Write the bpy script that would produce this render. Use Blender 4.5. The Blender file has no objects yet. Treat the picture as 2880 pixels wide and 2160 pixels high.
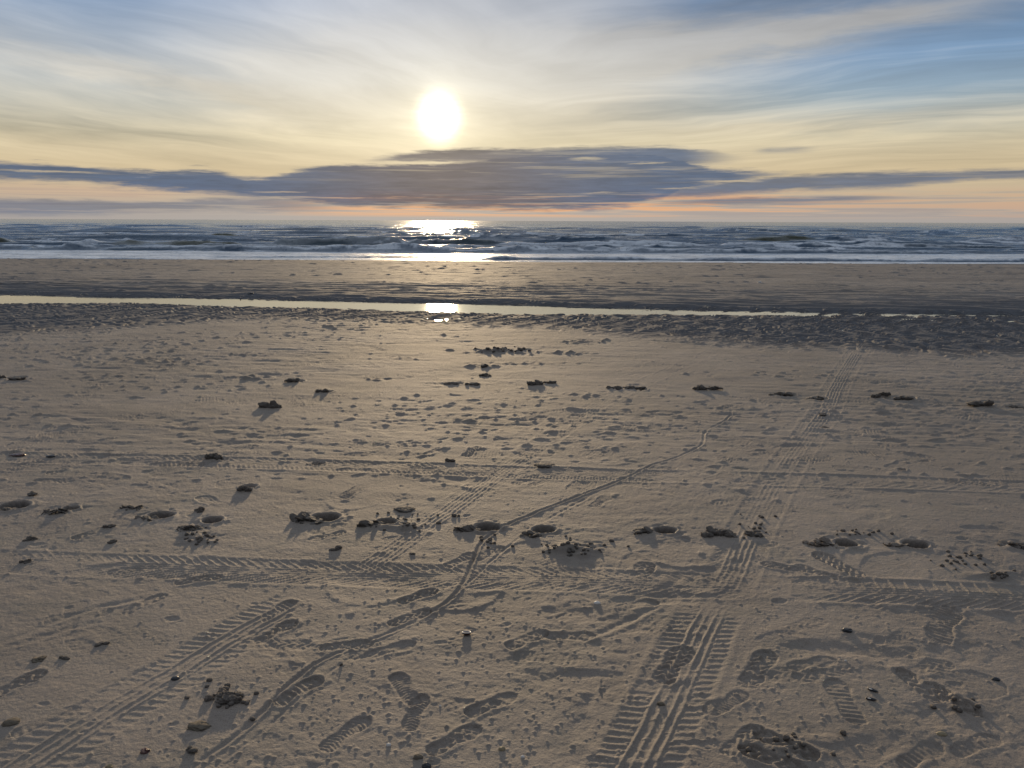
import bpy, math, random
import numpy as np
from mathutils import Matrix, Vector

random.seed(7)
RNG = np.random.default_rng(11)
sc = bpy.context.scene
COL = sc.collection

# ------------------------------------------------------------------ camera
FPX, PITCH, ROLL, CAMH = 788.0, math.radians(11.7), math.radians(0.24), 1.6
cp, sp, cr_, sr_ = math.cos(PITCH), math.sin(PITCH), math.cos(ROLL), math.sin(ROLL)
F_ = np.array([0, cp, -sp]); R0 = np.array([1.0, 0, 0]); U0 = np.array([0, sp, cp])
R_ = cr_ * R0 + sr_ * U0
U_ = -sr_ * R0 + cr_ * U0
cam = bpy.data.cameras.new('camera')
camo = bpy.data.objects.new('camera', cam); COL.objects.link(camo)
M = Matrix(((R_[0], U_[0], -F_[0], 0), (R_[1], U_[1], -F_[1], 0), (R_[2], U_[2], -F_[2], CAMH), (0, 0, 0, 1)))
camo.matrix_world = M
cam.sensor_width = 36; cam.lens = FPX / 1024 * 36
cam.clip_start = 0.05; cam.clip_end = 40000
sc.camera = camo

def ray(px, py):
    """direction seen at a photograph pixel (2880 x 2160)"""
    u = px * 1024 / 2880 - 512; v = 384 - py * 1024 / 2880
    d = F_ * FPX + R_ * u + U_ * v
    return d / np.linalg.norm(d)
def gp(px, py, z=0.0):
    d = ray(px, py); t = (z - CAMH) / d[2]
    return np.array([d[0] * t, d[1] * t])
def azel(px, py):
    d = ray(px, py)
    return math.degrees(math.atan2(d[0], d[1])), math.degrees(math.asin(d[2]))

# ------------------------------------------------------------------ sun, view
SUN = ray(1235, 328)
SUN_EL = math.asin(SUN[2]); SUN_AZ = math.atan2(SUN[0], SUN[1])
sl = bpy.data.lights.new('sun', 'SUN'); sl.energy = 2.7; sl.angle = math.radians(1.9); sl.color = (1.0, 0.74, 0.44)
so = bpy.data.objects.new('sun', sl); COL.objects.link(so)
so.rotation_euler = Vector((float(SUN[0]), float(SUN[1]), float(SUN[2]))).to_track_quat('Z', 'Y').to_euler()
so.location = (0, 0, 30)
vs = sc.view_settings
vs.view_transform = 'Standard'; vs.look = 'None'; vs.gamma = 1; vs.use_curve_mapping = False
vs.exposure = 0.0
sc.cycles.max_bounces = 6; sc.cycles.diffuse_bounces = 2; sc.cycles.glossy_bounces = 3
sc.cycles.transmission_bounces = 2; sc.cycles.use_denoising = True

# ------------------------------------------------------------------ node helper
class S:
    """a socket with arithmetic"""
    def __init__(s, nt, o): s.nt, s.o = nt, o
    def _m(s, op, *a, clamp=False):
        n = s.nt.nodes.new('ShaderNodeMath'); n.operation = op; n.use_clamp = clamp
        for i, x in enumerate((s,) + a):
            if isinstance(x, S): s.nt.links.new(x.o, n.inputs[i])
            else: n.inputs[i].default_value = float(x)
        return S(s.nt, n.outputs[0])
    def __add__(s, b): return s._m('ADD', b)
    __radd__ = __add__
    def __mul__(s, b): return s._m('MULTIPLY', b)
    __rmul__ = __mul__
    def __sub__(s, b): return s._m('SUBTRACT', b)
    def __rsub__(s, b): return (s * -1) + b
    def __truediv__(s, b): return s._m('DIVIDE', b)
    def __pow__(s, b): return s._m('POWER', b)
    def mx(s, b): return s._m('MAXIMUM', b)
    def mn(s, b): return s._m('MINIMUM', b)
    def clamp(s): return s._m('ADD', 0.0, clamp=True)
    def exp(s): return s._m('EXPONENT')
def node(nt, t, **k):
    n = nt.nodes.new(t)
    for a, b in k.items(): setattr(n, a, b)
    return n
def sstep(x, a, b, lo=0.0, hi=1.0):
    n = node(x.nt, 'ShaderNodeMapRange', interpolation_type='SMOOTHSTEP')
    for i, v in enumerate((x, a, b, lo, hi)):
        if isinstance(v, S): x.nt.links.new(v.o, n.inputs[i])
        else: n.inputs[i].default_value = v
    return S(x.nt, n.outputs[0])
def comb(nt, x, y, z):
    n = node(nt, 'ShaderNodeCombineXYZ')
    for i, v in enumerate((x, y, z)):
        if isinstance(v, S): nt.links.new(v.o, n.inputs[i])
        else: n.inputs[i].default_value = v
    return n.outputs[0]
def noise(nt, vec, scale, detail=4, rough=0.55, dist=0.0):
    n = node(nt, 'ShaderNodeTexNoise'); n.inputs['Scale'].default_value = scale
    n.inputs['Detail'].default_value = detail; n.inputs['Roughness'].default_value = rough
    n.inputs['Distortion'].default_value = dist
    nt.links.new(vec, n.inputs['Vector'])
    return S(nt, n.outputs['Fac'])
def srgb(r, g, b):
    f = lambda c: (c / 255 / 12.92) if c / 255 <= 0.04045 else ((c / 255 + 0.055) / 1.055) ** 2.4
    return (f(r), f(g), f(b), 1)
def mixc(nt, f, a, b, mode='MIX'):
    n = node(nt, 'ShaderNodeMix', data_type='RGBA', blend_type=mode)
    if isinstance(f, S): nt.links.new(f.o, n.inputs[0])
    else: n.inputs[0].default_value = f
    for i, v in ((6, a), (7, b)):
        if isinstance(v, tuple): n.inputs[i].default_value = v
        else: nt.links.new(v, n.inputs[i])
    return n.outputs[2]
def ramp(nt, x, pts):
    n = node(nt, 'ShaderNodeValToRGB'); e = n.color_ramp.elements
    while len(e) > 1: e.remove(e[-1])
    e[0].position = pts[0][0]; e[0].color = pts[0][1]
    for p, c in pts[1:]:
        q = e.new(p); q.color = c
    nt.links.new(x.o, n.inputs[0])
    return n.outputs[0]
def curve(nt, x, pts, x0, x1, y0, y1):
    """piecewise curve of a value, pts in real units"""
    n = node(nt, 'ShaderNodeFloatCurve'); c = n.mapping.curves[0]
    pts = sorted(pts)
    q = [((p[0] - x0) / (x1 - x0), (p[1] - y0) / (y1 - y0)) for p in pts]
    c.points[0].location = q[0]; c.points[1].location = q[-1]
    for p in q[1:-1]: c.points.new(*p)
    for p in c.points: p.handle_type = 'AUTO_CLAMPED'
    n.mapping.use_clip = False
    n.mapping.update()
    nt.links.new(((x - x0) / (x1 - x0)).clamp().o, n.inputs['Value'])
    return S(nt, n.outputs[0]) * (y1 - y0) + y0

# ------------------------------------------------------------------ world: evening sky with cirrus and a low bank
def build_world():
    w = bpy.data.worlds.new('World'); sc.world = w; w.use_nodes = True
    nt = w.node_tree; nt.nodes.clear(); L = nt.links
    tc = node(nt, 'ShaderNodeTexCoord')
    sx = node(nt, 'ShaderNodeSeparateXYZ'); L.new(tc.outputs['Generated'], sx.inputs[0])
    X, Y, Z = (S(nt, sx.outputs[i]) for i in range(3))
    D = 57.29578
    az = X._m('ARCTAN2', Y) * D
    el = Z._m('ARCSINE') * D
    saz, sel = math.degrees(SUN_AZ), math.degrees(SUN_EL)
    # angle to the sun (a little taller than wide)
    dx = (az - saz) * math.cos(SUN_EL)
    dy = el - sel
    d = ((dx * dx) * 1.30 + dy * dy + 1e-4) ** 0.5
    dh = (dx * dx * 0.28 + dy * dy + 1e-4) ** 0.5
    # clear air: the physical sky
    sky = node(nt, 'ShaderNodeTexSky', sky_type='NISHITA'); sky.sun_disc = False
    sky.sun_elevation = SUN_EL; sky.sun_rotation = SUN_AZ; sky.altitude = 0
    sky.air_density = 1.0; sky.dust_density = 0.6; sky.ozone_density = 2.0
    # veil colours with height
    e01 = (el / 30.0).clamp()
    veil = ramp(nt, e01, [(0.0, srgb(166, 160, 158)), (0.04, srgb(184, 168, 150)), (0.10, srgb(206, 186, 150)),
                          (0.18, srgb(200, 188, 160)), (0.30, srgb(190, 188, 182)), (0.45, srgb(170, 174, 182)), (0.62, srgb(172, 176, 184)), (1.0, srgb(184, 184, 186))])
    blue = ramp(nt, e01, [(0.0, srgb(168, 164, 158)), (0.12, srgb(178, 180, 168)), (0.24, srgb(150, 170, 184)), (0.34, srgb(116, 148, 184)),
                          (0.5, srgb(92, 128, 174)), (0.7, srgb(120, 144, 180)), (1.0, srgb(165, 176, 190))])
    nis = mixc(nt, 1.0, sky.outputs[0], (0.09, 0.09, 0.09, 1), 'MULTIPLY')
    blue = mixc(nt, 0.15, blue, nis)
    # cirrus sheet seen in perspective: noise on a plane, stretched along the wind
    zc = (Z + 0.035).mx(0.03)
    PX, PY = X / zc, Y / zc
    wv = comb(nt, PX, PY, 0.0)
    wa = noise(nt, wv, 0.35, 3, 0.5) - 0.5; wb = noise(nt, wv, 0.5, 3, 0.5) - 0.5
    PX = PX + wa * 1.8; PY = PY + wb * 1.6
    def layer(theta, sx_, sy_, sc_, det, off, rough=0.55):
        c, s = math.cos(theta), math.sin(theta)
        a = PX * c - PY * s; b = PX * s + PY * c
        return noise(nt, comb(nt, a * sx_ + off, b * sy_, off), sc_, det, rough, 0.35)
    nR = layer(math.radians(-52), 1.0, 0.26, 0.9, 7, 3.1, 0.6)
    nL = layer(math.radians(24), 1.0, 0.34, 0.75, 7, 9.7, 0.6)
    nB = layer(math.radians(-20), 0.5, 0.3, 0.42, 5, 5.3)
    side = sstep(az, -8.0, 10.0)
    cir = nL * (1 - side) + nR * side
    # share of blue: clear in the upper right and a few rents in the upper left
    bR = sstep(az, 3.0, 25.0) * sstep(el, 4.0, 9.0)
    bL = sstep(az, -4.0, -26.0) * sstep(el, 4.0, 9.0) * 0.62
    bB = sstep(el, 9.5, 14.5) * 0.30
    bb = (bR * 1.05 + bL + bB + (cir - 0.5) * -2.4 * sstep(el, 2.5, 8.0) * (0.5 + bR * 0.5) + (nB - 0.5) * -2.4 * sstep(el, 4.0, 9.0) ).clamp()
    # the long white mare's tail in the upper right
    def azel_line(p, q):
        a0, e0 = azel(*p); a1, e1 = azel(*q)
        m = (e1 - e0) / (a1 - a0)
        return m, e0 - m * a0
    wob = (noise(nt, comb(nt, az * 0.09, el * 0.5, 1.3), 1.6, 5, 0.6, 0.4) - 0.5)
    def tail(p, q, wid0, wid1, fade, strength):
        m, c = azel_line(p, q)
        a0, a1 = azel(*p)[0], azel(*q)[0]
        t = (az - a0) / (a1 - a0)
        wd = t.clamp() * (wid1 - wid0) + wid0
        dd = (el - az * m - c + wob * 2.2) / wd
        return ((dd * dd * -1).exp()) * sstep(t, -fade, fade) * sstep(t, 1 + fade, 1 - fade) * strength
    tl = tail((1700, 125), (2880, -20), 1.3, 0.9, 0.25, 0.85)
    tl2 = tail((1500, 225), (2500, 60), 0.9, 1.2, 0.3, 0.45)
    tl3 = tail((0, 130), (1100, 330), 0.7, 0.8, 0.35, 0.40)
    tl4 = tail((1750, 400), (2880, 290), 0.6, 0.6, 0.3, 0.35)
    bb = (bb - tl - tl2 - tl3 * 0.9 - tl4 * 0.6).clamp()
    col = mixc(nt, bb, veil, blue)
    # soft fibres, a little lighter and darker
    fib = (cir - 0.5) * sstep(el, 1.0, 6.0) * 1.5 + (nB - 0.5) * sstep(el, 2.0, 7.0) * 1.2 + 1.0 + tl * 0.10 + tl3 * 0.10
    fc = comb(nt, fib, fib, fib)
    col = mixc(nt, 1.0, col, fc, 'MULTIPLY')
    # thin streaks low down, orange and grey
    st = noise(nt, comb(nt, az * 0.035, el * 1.7, 2.2), 2.4, 6, 0.6, 0.3)
    lowm = sstep(el, 2.4, 1.4) * sstep(el, 0.10, 0.45)
    orm = sstep(st, 0.43, 0.58) * lowm * sstep(az, -20.0, -8.0) * sstep(az, 26.0, 9.0, 0.35, 1.0)
    col = mixc(nt, orm * 0.92, col, srgb(228, 168, 120))
    col = mixc(nt, sstep(st, 0.50, 0.38) * lowm * 0.45, col, srgb(150, 138, 140))
    col = mixc(nt, sstep(el, 0.75, 0.0) * 0.55, col, srgb(166, 158, 152))
    # --- bank of stratocumulus: top and bottom outlines in azimuth / elevation
    ed = (noise(nt, comb(nt, az * 0.10, el * 1.1, 4.4), 1.7, 7, 0.62, 0.3) - 0.5)
    ed2 = (noise(nt, comb(nt, az * 0.35, el * 3.2, 7.4), 1.5, 6, 0.62, 0.2) - 0.5)
    tot = None
    def band(top, bot, amp, soft, strength=1.0, x_in=None, x_out=None):
        T = [azel(p[0], p[1] - 3) for p in top]; B = [azel(p[0], p[1] + 2) for p in bot]
        ct = curve(nt, az, T, -40, 40, -2, 16); cb = curve(nt, az, B, -40, 40, -2, 16)
        e = el + ed * amp * 1.5 + ed2 * amp * 0.9
        m = sstep(ct - e, -0.08, soft) * sstep(e - cb, -0.25, soft)
        if x_in: m = m * sstep(az, azel(x_in[0], 500)[0], azel(x_in[1], 500)[0])
        if x_out: m = m * sstep(az, azel(x_out[1], 500)[0], azel(x_out[0], 500)[0])
        return m * strength
    bands = [
        band([(-300, 450), (0, 452), (200, 466), (400, 482), (560, 478), (700, 495), (800, 480), (900, 464), (1100, 456), (1300, 446), (1450, 430), (1700, 418), (1850, 424), (2000, 470), (2260, 482)],
             [(-300, 512), (0, 508), (200, 515), (420, 528), (700, 552), (1000, 580), (1400, 588), (1700, 582), (1850, 560), (1950, 530), (2100, 508), (2280, 486)], 0.75, 0.35, 1.0, None, (2040, 2330)),
        band([(980, 452), (1080, 436), (1250, 422), (1500, 418), (1800, 412), (2000, 424), (2150, 452)],
             [(980, 458), (1080, 452), (1250, 450), (1450, 456), (1700, 470), (1950, 462), (2150, 458)], 0.5, 0.28, 0.95, (980, 1150), (1900, 2120)),
        band([(1700, 540), (1950, 520), (2200, 498), (2600, 482), (2880, 476), (3200, 470)],
             [(1700, 560), (1950, 552), (2200, 536), (2500, 524), (2700, 506), (2880, 502), (3200, 500)], 0.45, 0.28, 0.9, (1650, 1950)),
        band([(1800, 566), (2100, 556), (2550, 552), (2700, 556)],
             [(1800, 578), (2100, 572), (2550, 560), (2700, 560)], 0.25, 0.2, 0.7, (1750, 2000), (2350, 2620)),
        band([(-300, 560), (0, 556), (400, 566), (620, 556), (900, 556), (1300, 580)],
             [(-300, 600), (0, 600), (400, 598), (700, 590), (900, 592), (1300, 590)], 0.45, 0.3, 0.62, None, (750, 1050)),
        band([(1330, 426), (1360, 418), (1700, 418)], [(1330, 428), (1360, 426), (1700, 424)], 0.2, 0.2, 0.4, (1300, 1400), (1600, 1700)),
        band([(2100, 424), (2180, 417), (2290, 416)], [(2100, 426), (2180, 424), (2290, 420)], 0.2, 0.15, 0.55, (2100, 2160), (2230, 2310)),
    ]
    bm = bands[0]
    for b in bands[1:]: bm = bm.mx(b)
    th = noise(nt, comb(nt, az * 0.07, el * 2.2, 6.1), 1.9, 6, 0.6, 0.3)
    bm = bm * (1 - 0.32 * sstep(th, 0.50, 0.70) * sstep(el, 2.2, 3.4)) * (1 - 0.5 * sstep(th, 0.52, 0.64) * sstep(el, 2.4, 1.4))
    def gap(px, py, wx, wy, k=1.0):
        a0, e0 = azel(px, py)
        ax = wx * 1024 / 2880 / FPX * D; ey = wy * 1024 / 2880 / FPX * D
        g = (((az - a0) / ax) ** 2 if False else ((az - a0) / ax) * ((az - a0) / ax)) + ((el + ed2 * 0.35 - e0) / ey) * ((el + ed2 * 0.35 - e0) / ey)
        return sstep(g, 1.0 + ed * 2.6, -0.6) * k
    gaps = gap(1170, 458, 150, 6).mx(gap(1650, 446, 60, 5, 0.8)).mx(gap(1820, 459, 70, 4, 0.9)).mx(gap(2050, 510, 110, 5, 0.95)).mx(gap(130, 482, 170, 4, 0.9)) \
        .mx(gap(1690, 542, 60, 3, 0.7)).mx(gap(1900, 530, 70, 3, 0.7)).mx(gap(780, 540, 90, 3, 0.8))
    bm = (bm * (1 - gaps)).clamp()
    # window of peach light on the left between the bank and the veil
    wp = gap(220, 532, 520, 30, 1.0)
    col = mixc(nt, (wp * 0.55).clamp(), col, srgb(206, 170, 142))
    # lit edges of the bank
    # --- sun glare through thin cloud
    open_ = 1 - bm * 0.93
    d = d * (1 + (nB - 0.5) * 0.5 + ed2 * 0.25)
    core = ((d * d * d * d * -0.13).exp() * 0.95 + (d * -0.9).exp() * 0.9) * open_
    glow = (dh * -0.30).exp() * 0.30 * (1 - bm * 0.9) + (dh * -0.11).exp() * 0.13 * (1 - bm * 0.9)
    # colour of the bank: blue grey at the sides, warmer under the sun
    bw = (dx * dx * -0.012).exp()
    bcol = mixc(nt, bw, srgb(76, 98, 128), srgb(110, 104, 108))
    tx = (ed * 0.9 + ed2 * 0.6 + 1.0)
    bcol = mixc(nt, 1.0, bcol, comb(nt, tx, tx, tx), 'MULTIPLY')
    col = mixc(nt, bm * 0.9, col, bcol)
    def addc(c, f, rgb):
        return mixc(nt, 1.0, c, mixc(nt, 1.0, comb(nt, f, f, f), rgb, 'MULTIPLY'), 'ADD')
    col = addc(col, core, (1.0, 0.93, 0.66, 1))
    col = addc(col, glow, (1.0, 0.86, 0.58, 1))
    # below the horizon: sea-dark
    col = mixc(nt, sstep(el, -0.2, -1.0), col, srgb(70, 72, 78))
    # the eastern half of the sky, behind the viewer, is dimmer at this hour
    bk = sstep(Y, 0.35, -0.55)
    col = mixc(nt, bk * 0.62, col, srgb(78, 82, 92))
    bg = node(nt, 'ShaderNodeBackground'); L.new(col, bg.inputs[0]); bg.inputs[1].default_value = 1.0
    out = node(nt, 'ShaderNodeOutputWorld'); L.new(bg.outputs[0], out.inputs[0])
    w.cycles.sampling_method = 'MANUAL'; w.cycles.sample_map_resolution = 1024
build_world()

# ------------------------------------------------------------------ numpy noise
_T = np.random.default_rng(5).random((8, 256, 256)).astype(np.float32)
def vn(x, y, k=0):
    xi = np.floor(x); yi = np.floor(y)
    fx = (x - xi).astype(np.float32); fy = (y - yi).astype(np.float32)
    xi = xi.astype(np.int32) & 255; yi = yi.astype(np.int32) & 255
    fx = fx * fx * (3 - 2 * fx); fy = fy * fy * (3 - 2 * fy)
    T = _T[k % 8]; x1 = (xi + 1) & 255; y1 = (yi + 1) & 255
    a = T[xi, yi]; b = T[x1, yi]; c = T[xi, y1]; d = T[x1, y1]
    return (a + (b - a) * fx) * (1 - fy) + (c + (d - c) * fx) * fy
def fb(x, y, k=0, o=4, g=0.5):
    s = 0; a = 1; t = 0
    for i in range(o):
        s = s + a * (vn(x * 2 ** i + 17.3 * i + k * 5.1, y * 2 ** i + 9.1 * i + k * 3.7, k + i) - 0.5)
        t += a; a *= g
    return s / t
def ss(x, a, b):
    t = np.clip((x - a) / (b - a), 0, 1); return t * t * (3 - 2 * t)

# ------------------------------------------------------------------ beach outline from the photograph
ZP = -0.027                                                   # level of the tidal pool
def edge(pts, z):
    g = np.array([gp(a, b, z) for a, b in pts]); g = g[np.argsort(g[:, 0])]
    return lambda x: np.interp(x, g[:, 0], g[:, 1])
POOL_FAR = edge([(-900, 812), (-400, 820), (0, 826), (300, 833), (640, 838), (960, 846), (1235, 853), (1600, 862), (1920, 869), (2300, 877), (2880, 886), (3400, 893)], ZP)
POOL_NEAR = edge([(-900, 868), (-400, 862), (0, 861), (300, 858), (640, 866), (960, 872), (1235, 884), (1500, 889), (1920, 889), (2300, 892), (2880, 893), (3400, 900)], ZP)
RIP_NEAR = edge([(-900, 990), (-400, 965), (0, 945), (300, 930), (640, 912), (960, 908), (1235, 912), (1500, 928), (1900, 962), (2300, 985), (2880, 1012), (3400, 1030)], 0)
SEA_EDGE = edge([(-900, 727), (0, 729), (960, 735), (1440, 739), (1920, 741), (2880, 746), (3600, 750)], 0.1)

# ------------------------------------------------------------------ sand sheet
def rows():
    r = list(np.linspace(-40, 0.9, 24)); y = 1.0
    while y < 46:
        r.append(y)
        d2 = y * y + CAMH ** 2
        step = 0.62 * d2 / (CAMH * FPX)
        y += min(max(step, 0.0032), 0.036 if y < 19.5 else 0.09)
    r += list(np.linspace(46.5, 75, 16))
    return np.array(r)
RY = rows(); NC = 1700
Sg = np.concatenate([-1 - np.geomspace(0.02, 120, 26)[::-1], np.linspace(-1, 1, NC), 1 + np.geomspace(0.02, 120, 26)])
J0 = 26
WID = 0.65 * np.sqrt(np.maximum(RY, 1.0) ** 2 + 2.56) * 1.13 + 0.15
def WX(y): return 0.65 * np.sqrt(np.maximum(y, 1.0) ** 2 + 2.56) * 1.13 + 0.15
X = (Sg[None, :] * WID[:, None]).astype(np.float64)
Y = np.repeat(RY[:, None], len(Sg), 1)
NR = len(RY)
print('grid', NR, len(Sg), NR * len(Sg))
H = np.zeros_like(X); WET = np.zeros_like(X, dtype=np.float32); CHURN_SHADE = np.zeros_like(WET)

class Win:
    """the patch of grid round a point"""
    def __init__(s, x0, x1, y0, y1):
        i0, i1 = np.searchsorted(RY, y0), np.searchsorted(RY, y1)
        s.ok = i1 - i0 > 0
        if not s.ok: return
        wa, wb = WX(max(y0, RY[0])), WX(y1)
        lo = min(x0 / wa, x0 / wb); hi = max(x1 / wa, x1 / wb)
        j0 = J0 + int((lo + 1) / 2 * (NC - 1)) - 1; j1 = J0 + int((hi + 1) / 2 * (NC - 1)) + 2
        j0 = max(j0, 0); j1 = min(j1, len(Sg))
        s.ok = j1 > j0
        s.s = (slice(i0, i1), slice(j0, j1)); s.X = X[s.s]; s.Y = Y[s.s]

def height(x, y):
    i = int(np.clip(np.searchsorted(RY, y) - 1, 0, NR - 2)); ty = (y - RY[i]) / (RY[i + 1] - RY[i])
    out = 0
    for k, w in ((i, 1 - ty), (i + 1, ty)):
        out += w * np.interp(x / WID[k], Sg, H[k])
    return float(out)

# base relief
yf, yn, yr, ys = POOL_FAR(X), POOL_NEAR(X), RIP_NEAR(X), SEA_EDGE(X)
wobble = fb(X * 0.5, Y * 0.5, 1, 3) * 1.2
yn_ = yn + wobble * 0.35; yf_ = yf + fb(X * 0.35, Y * 0.35, 2, 4) * 0.7; yr_ = yr + wobble * 1.1
ripm = ss(Y, yr_ - 0.5, yr_ + 0.9) * (1 - ss(Y, yf_ - 0.1, yf_ + 0.5))
base = np.where(Y < yn_, ZP + 0.008 + (0.022) * (1 - ss(Y, yr_ - 0.6, yn_ + 0.1)), 0)
mid = (Y >= yn_) & (Y <= yf_)
tm = np.clip((Y - yn_) / np.maximum(yf_ - yn_, 0.05), 0, 1)
base = np.where(mid, ZP + 0.008 - 0.05 * np.sin(np.pi * np.clip(tm * 1.22 - .18, 0, 1) ** .8) ** 0.7 * np.clip((yf_ - yn_) / 2.0, 0.16, 1), base)
far = np.clip(Y - yf_, 0, None)
bar = ZP + 0.008 + 0.055 * (1 - np.exp(-far / 0.35)) + 0.11 * (1 - np.exp(-far / 3.5))
base = np.where(Y > yf_, bar, base)
down = np.clip(Y - (ys + fb(X * 0.08, Y * 0.08, 3, 3) * 2 - 0.8), 0, None)
base = base - 0.030 * down - 0.0035 * down ** 2 * (down < 25)
base = np.maximum(base, -1.6)
H += base
# ripples near the pool: short crests roughly along the shore, bending and forking
wx = X + fb(X * 0.9, Y * 0.9, 4, 3) * 1.3; wy = Y + fb(X * 0.8 + 40, Y * 0.8, 5, 3) * 1.5
lam = 0.16
ph = (wy * 0.96 + wx * 0.30) / lam + fb(X * 4.2, Y * 2.6, 6, 2) * 3.6
rp = np.sin(2 * np.pi * ph); rp = 0.6 * rp + 0.4 * np.sin(2 * np.pi * (wx * 0.55 - wy * 0.35) / 0.24 + 2.0 * rp)
H += rp * ripm * (0.0165 + 0.007 * ss(Y, yn_ - 1.5, yn_) + 0.004 * fb(X * 0.7, Y * 0.7, 7, 2)) * (0.75 + 0.25 * ss(X, -2, 8))
H += fb(X * 1.1, Y * 2.4, 3, 3) * ripm * 0.03
WET += np.maximum(ss(Y, yr_ - 0.2, yr_ + 1.3) * (1 - ss(Y, yf_ + 0.2, yf_ + 3.0 + 7 * fb(X * .5, Y * 1.6, 6, 4))), 0)
WET = np.maximum(WET, ss(Y, yf_, yf_ + .5) * (.36 + .6 * fb(X * .25, Y * .9, 3, 3)))
WET = np.maximum(WET, ss(Y, ys - 1.5, ys + 0.3) * 1.0).astype(np.float32)
# broad and small unevenness of the flat
flat = 1 - ss(Y, yr_ - 0.5, yr_ + 0.6)
onbar = ss(Y, yf_ + 0.3, yf_ + 1.0) * (1 - ss(Y, ys, ys + 1))
H += flat * (fb(X * 0.35, Y * 0.35, 1, 3) * 0.020)
H += fb(X * 2.2, Y * 3.4, 2, 4) * 0.010 * (flat + onbar)
H += fb(X * 55, Y * 60, 0, 2, .6) * 0.0016 * flat * (1 - ss(Y, 4, 6))
# faint trodden hollows everywhere people walked
hol = fb(X * 3.6 + fb(X * 2, Y * 2, 1, 2) * 2, Y * 5.0, 2, 4, .55)
H += -np.clip(hol - .08, 0, .2) * 0.034 * ss(fb(X * .7, Y * .9, 5, 3), -.10, .12) * flat * ss(Y, 1.2, 2.6)
st = fb(X * 1.6 + Y * 0.25 + fb(X * 2, Y * 2, 3, 2), (Y - 0.16 * X) * 9.0 + fb(X * 1.2, Y * 1.2, 4, 3) * 6, 5, 3)
stm = ss(fb(X * 0.6, Y * 0.8, 6, 3), -0.06, 0.16)
H += fb(X * 6, Y * 11 + X * 2, 4, 5, 0.66) * 0.0070 * ss(fb(X * 1.1, Y * 1.1, 3, 3), -.14, .10) * (flat + onbar)
H += fb(X * 3.2, Y * 13 + X * 1.5, 1, 4, 0.6) * 0.0150 * (ss(Y, 3.0, 7) * flat) * (.5 + ss(fb(X * .5, Y * .9, 5, 3), -.1, .15))
H += fb(X * 1.4, Y * 7 + X * .8, 2, 5, 0.62) * 0.030 * onbar
H += (np.abs(st) * -1 + 0.15) * 0.0060 * stm * (flat * ss(Y, 1.5, 3.4) + onbar * 2.2)
H += fb(X * 22, Y * 26, 7, 3, 0.6) * 0.0036 * (flat * (0.45 + 0.9 * ss(fb(X * 0.9, Y * 0.9, 1, 3), -0.05, 0.15)) + 0.5 * onbar)
H += fb(X * 1.3, Y * 4.0, 2, 4) * 0.022 * onbar
# dark sculpted face beyond the pool
fm = ss(Y, yf_ + 0.1, yf_ + 0.5) * (1 - ss(Y, yf_ + 2.5, yf_ + 4.5))
H += (0.12 - np.abs(fb(X * 0.7 + Y * 0.5, Y * 3.2 + X * 0.35, 0, 3))) * 0.09 * fm
del wx, wy, ph, rp, st, stm, wobble

# --- tracks
def catmull(P, step=0.07):
    P = np.array(P, float); Q = [P[0] * 2 - P[1]] + list(P) + [P[-1] * 2 - P[-2]]
    out = []
    for i in range(1, len(Q) - 2):
        a, b, c, d = Q[i - 1], Q[i], Q[i + 1], Q[i + 2]
        n = max(2, int(np.linalg.norm(c - b) / step))
        for k in range(n):
            t = k / n
            out.append(0.5 * (2 * b + (c - a) * t + (2 * a - 5 * b + 4 * c - d) * t * t + (3 * b - a - 3 * c + d) * t ** 3))
    out.append(P[-1]); return np.array(out)
def track(pix, hw, prof, pad=0.05, step=0.12, nar=0.76):
    if hw < 0.05: nar = 1.0
    P = catmull([gp(*p) for p in pix], step)
    Dm = np.full(X.shape, 9.0, np.float32); Tm = np.zeros(X.shape, np.float32); acc = 0.0
    lo, hi = P.min(0), P.max(0); W0 = Win(lo[0] - hw - .1, hi[0] + hw + .1, lo[1] - hw - .1, hi[1] + hw + .1)
    if not W0.ok: return
    for k in range(len(P) - 1):
        a, b = P[k], P[k + 1]; dv = b - a; ln = np.linalg.norm(dv)
        if ln < 1e-6: continue
        dv = dv / ln; m = hw + pad
        W = Win(min(a[0], b[0]) - m, max(a[0], b[0]) + m, min(a[1], b[1]) - m, max(a[1], b[1]) + m)
        if W.ok:
            rx, ry = W.X - a[0], W.Y - a[1]
            t = rx * dv[0] + ry * dv[1]; d = rx * dv[1] - ry * dv[0]
            over = np.maximum(np.maximum(-t, t - ln), 0)
            e = np.hypot(d, over)
            cur = np.abs(Dm[W.s]); up = (e < cur) & (over < 0.04)
            Dm[W.s] = np.where(up, d, Dm[W.s]); Tm[W.s] = np.where(up, acc + t, Tm[W.s])
        acc += ln
    s = W0.s
    d, t = Dm[s] / nar, Tm[s]
    x_, y_ = X[s], Y[s]
    d = d + 0.006 * fb(x_ * 9, y_ * 9, 1, 2) * 2
    t = t + 0.02 * fb(x_ * 5, y_ * 5, 4, 3)
    wear = np.clip(0.70 + 3.0 * fb(x_ * 1.5, y_ * 1.5, 2, 4, .6), 0.22, 1.15)
    ends = ss(t, 0, 0.3) * (1 - ss(t, acc - 0.3, acc))
    H[s] += 0.52 * np.where(np.abs(d) < 8, prof(d, t, wear) * ends, 0)
G = lambda d, c, w: np.exp(-((d - c) / w) ** 2)
def inside(d, hw, e=0.012): return 1 - ss(np.abs(d), hw - e, hw + e)
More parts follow.
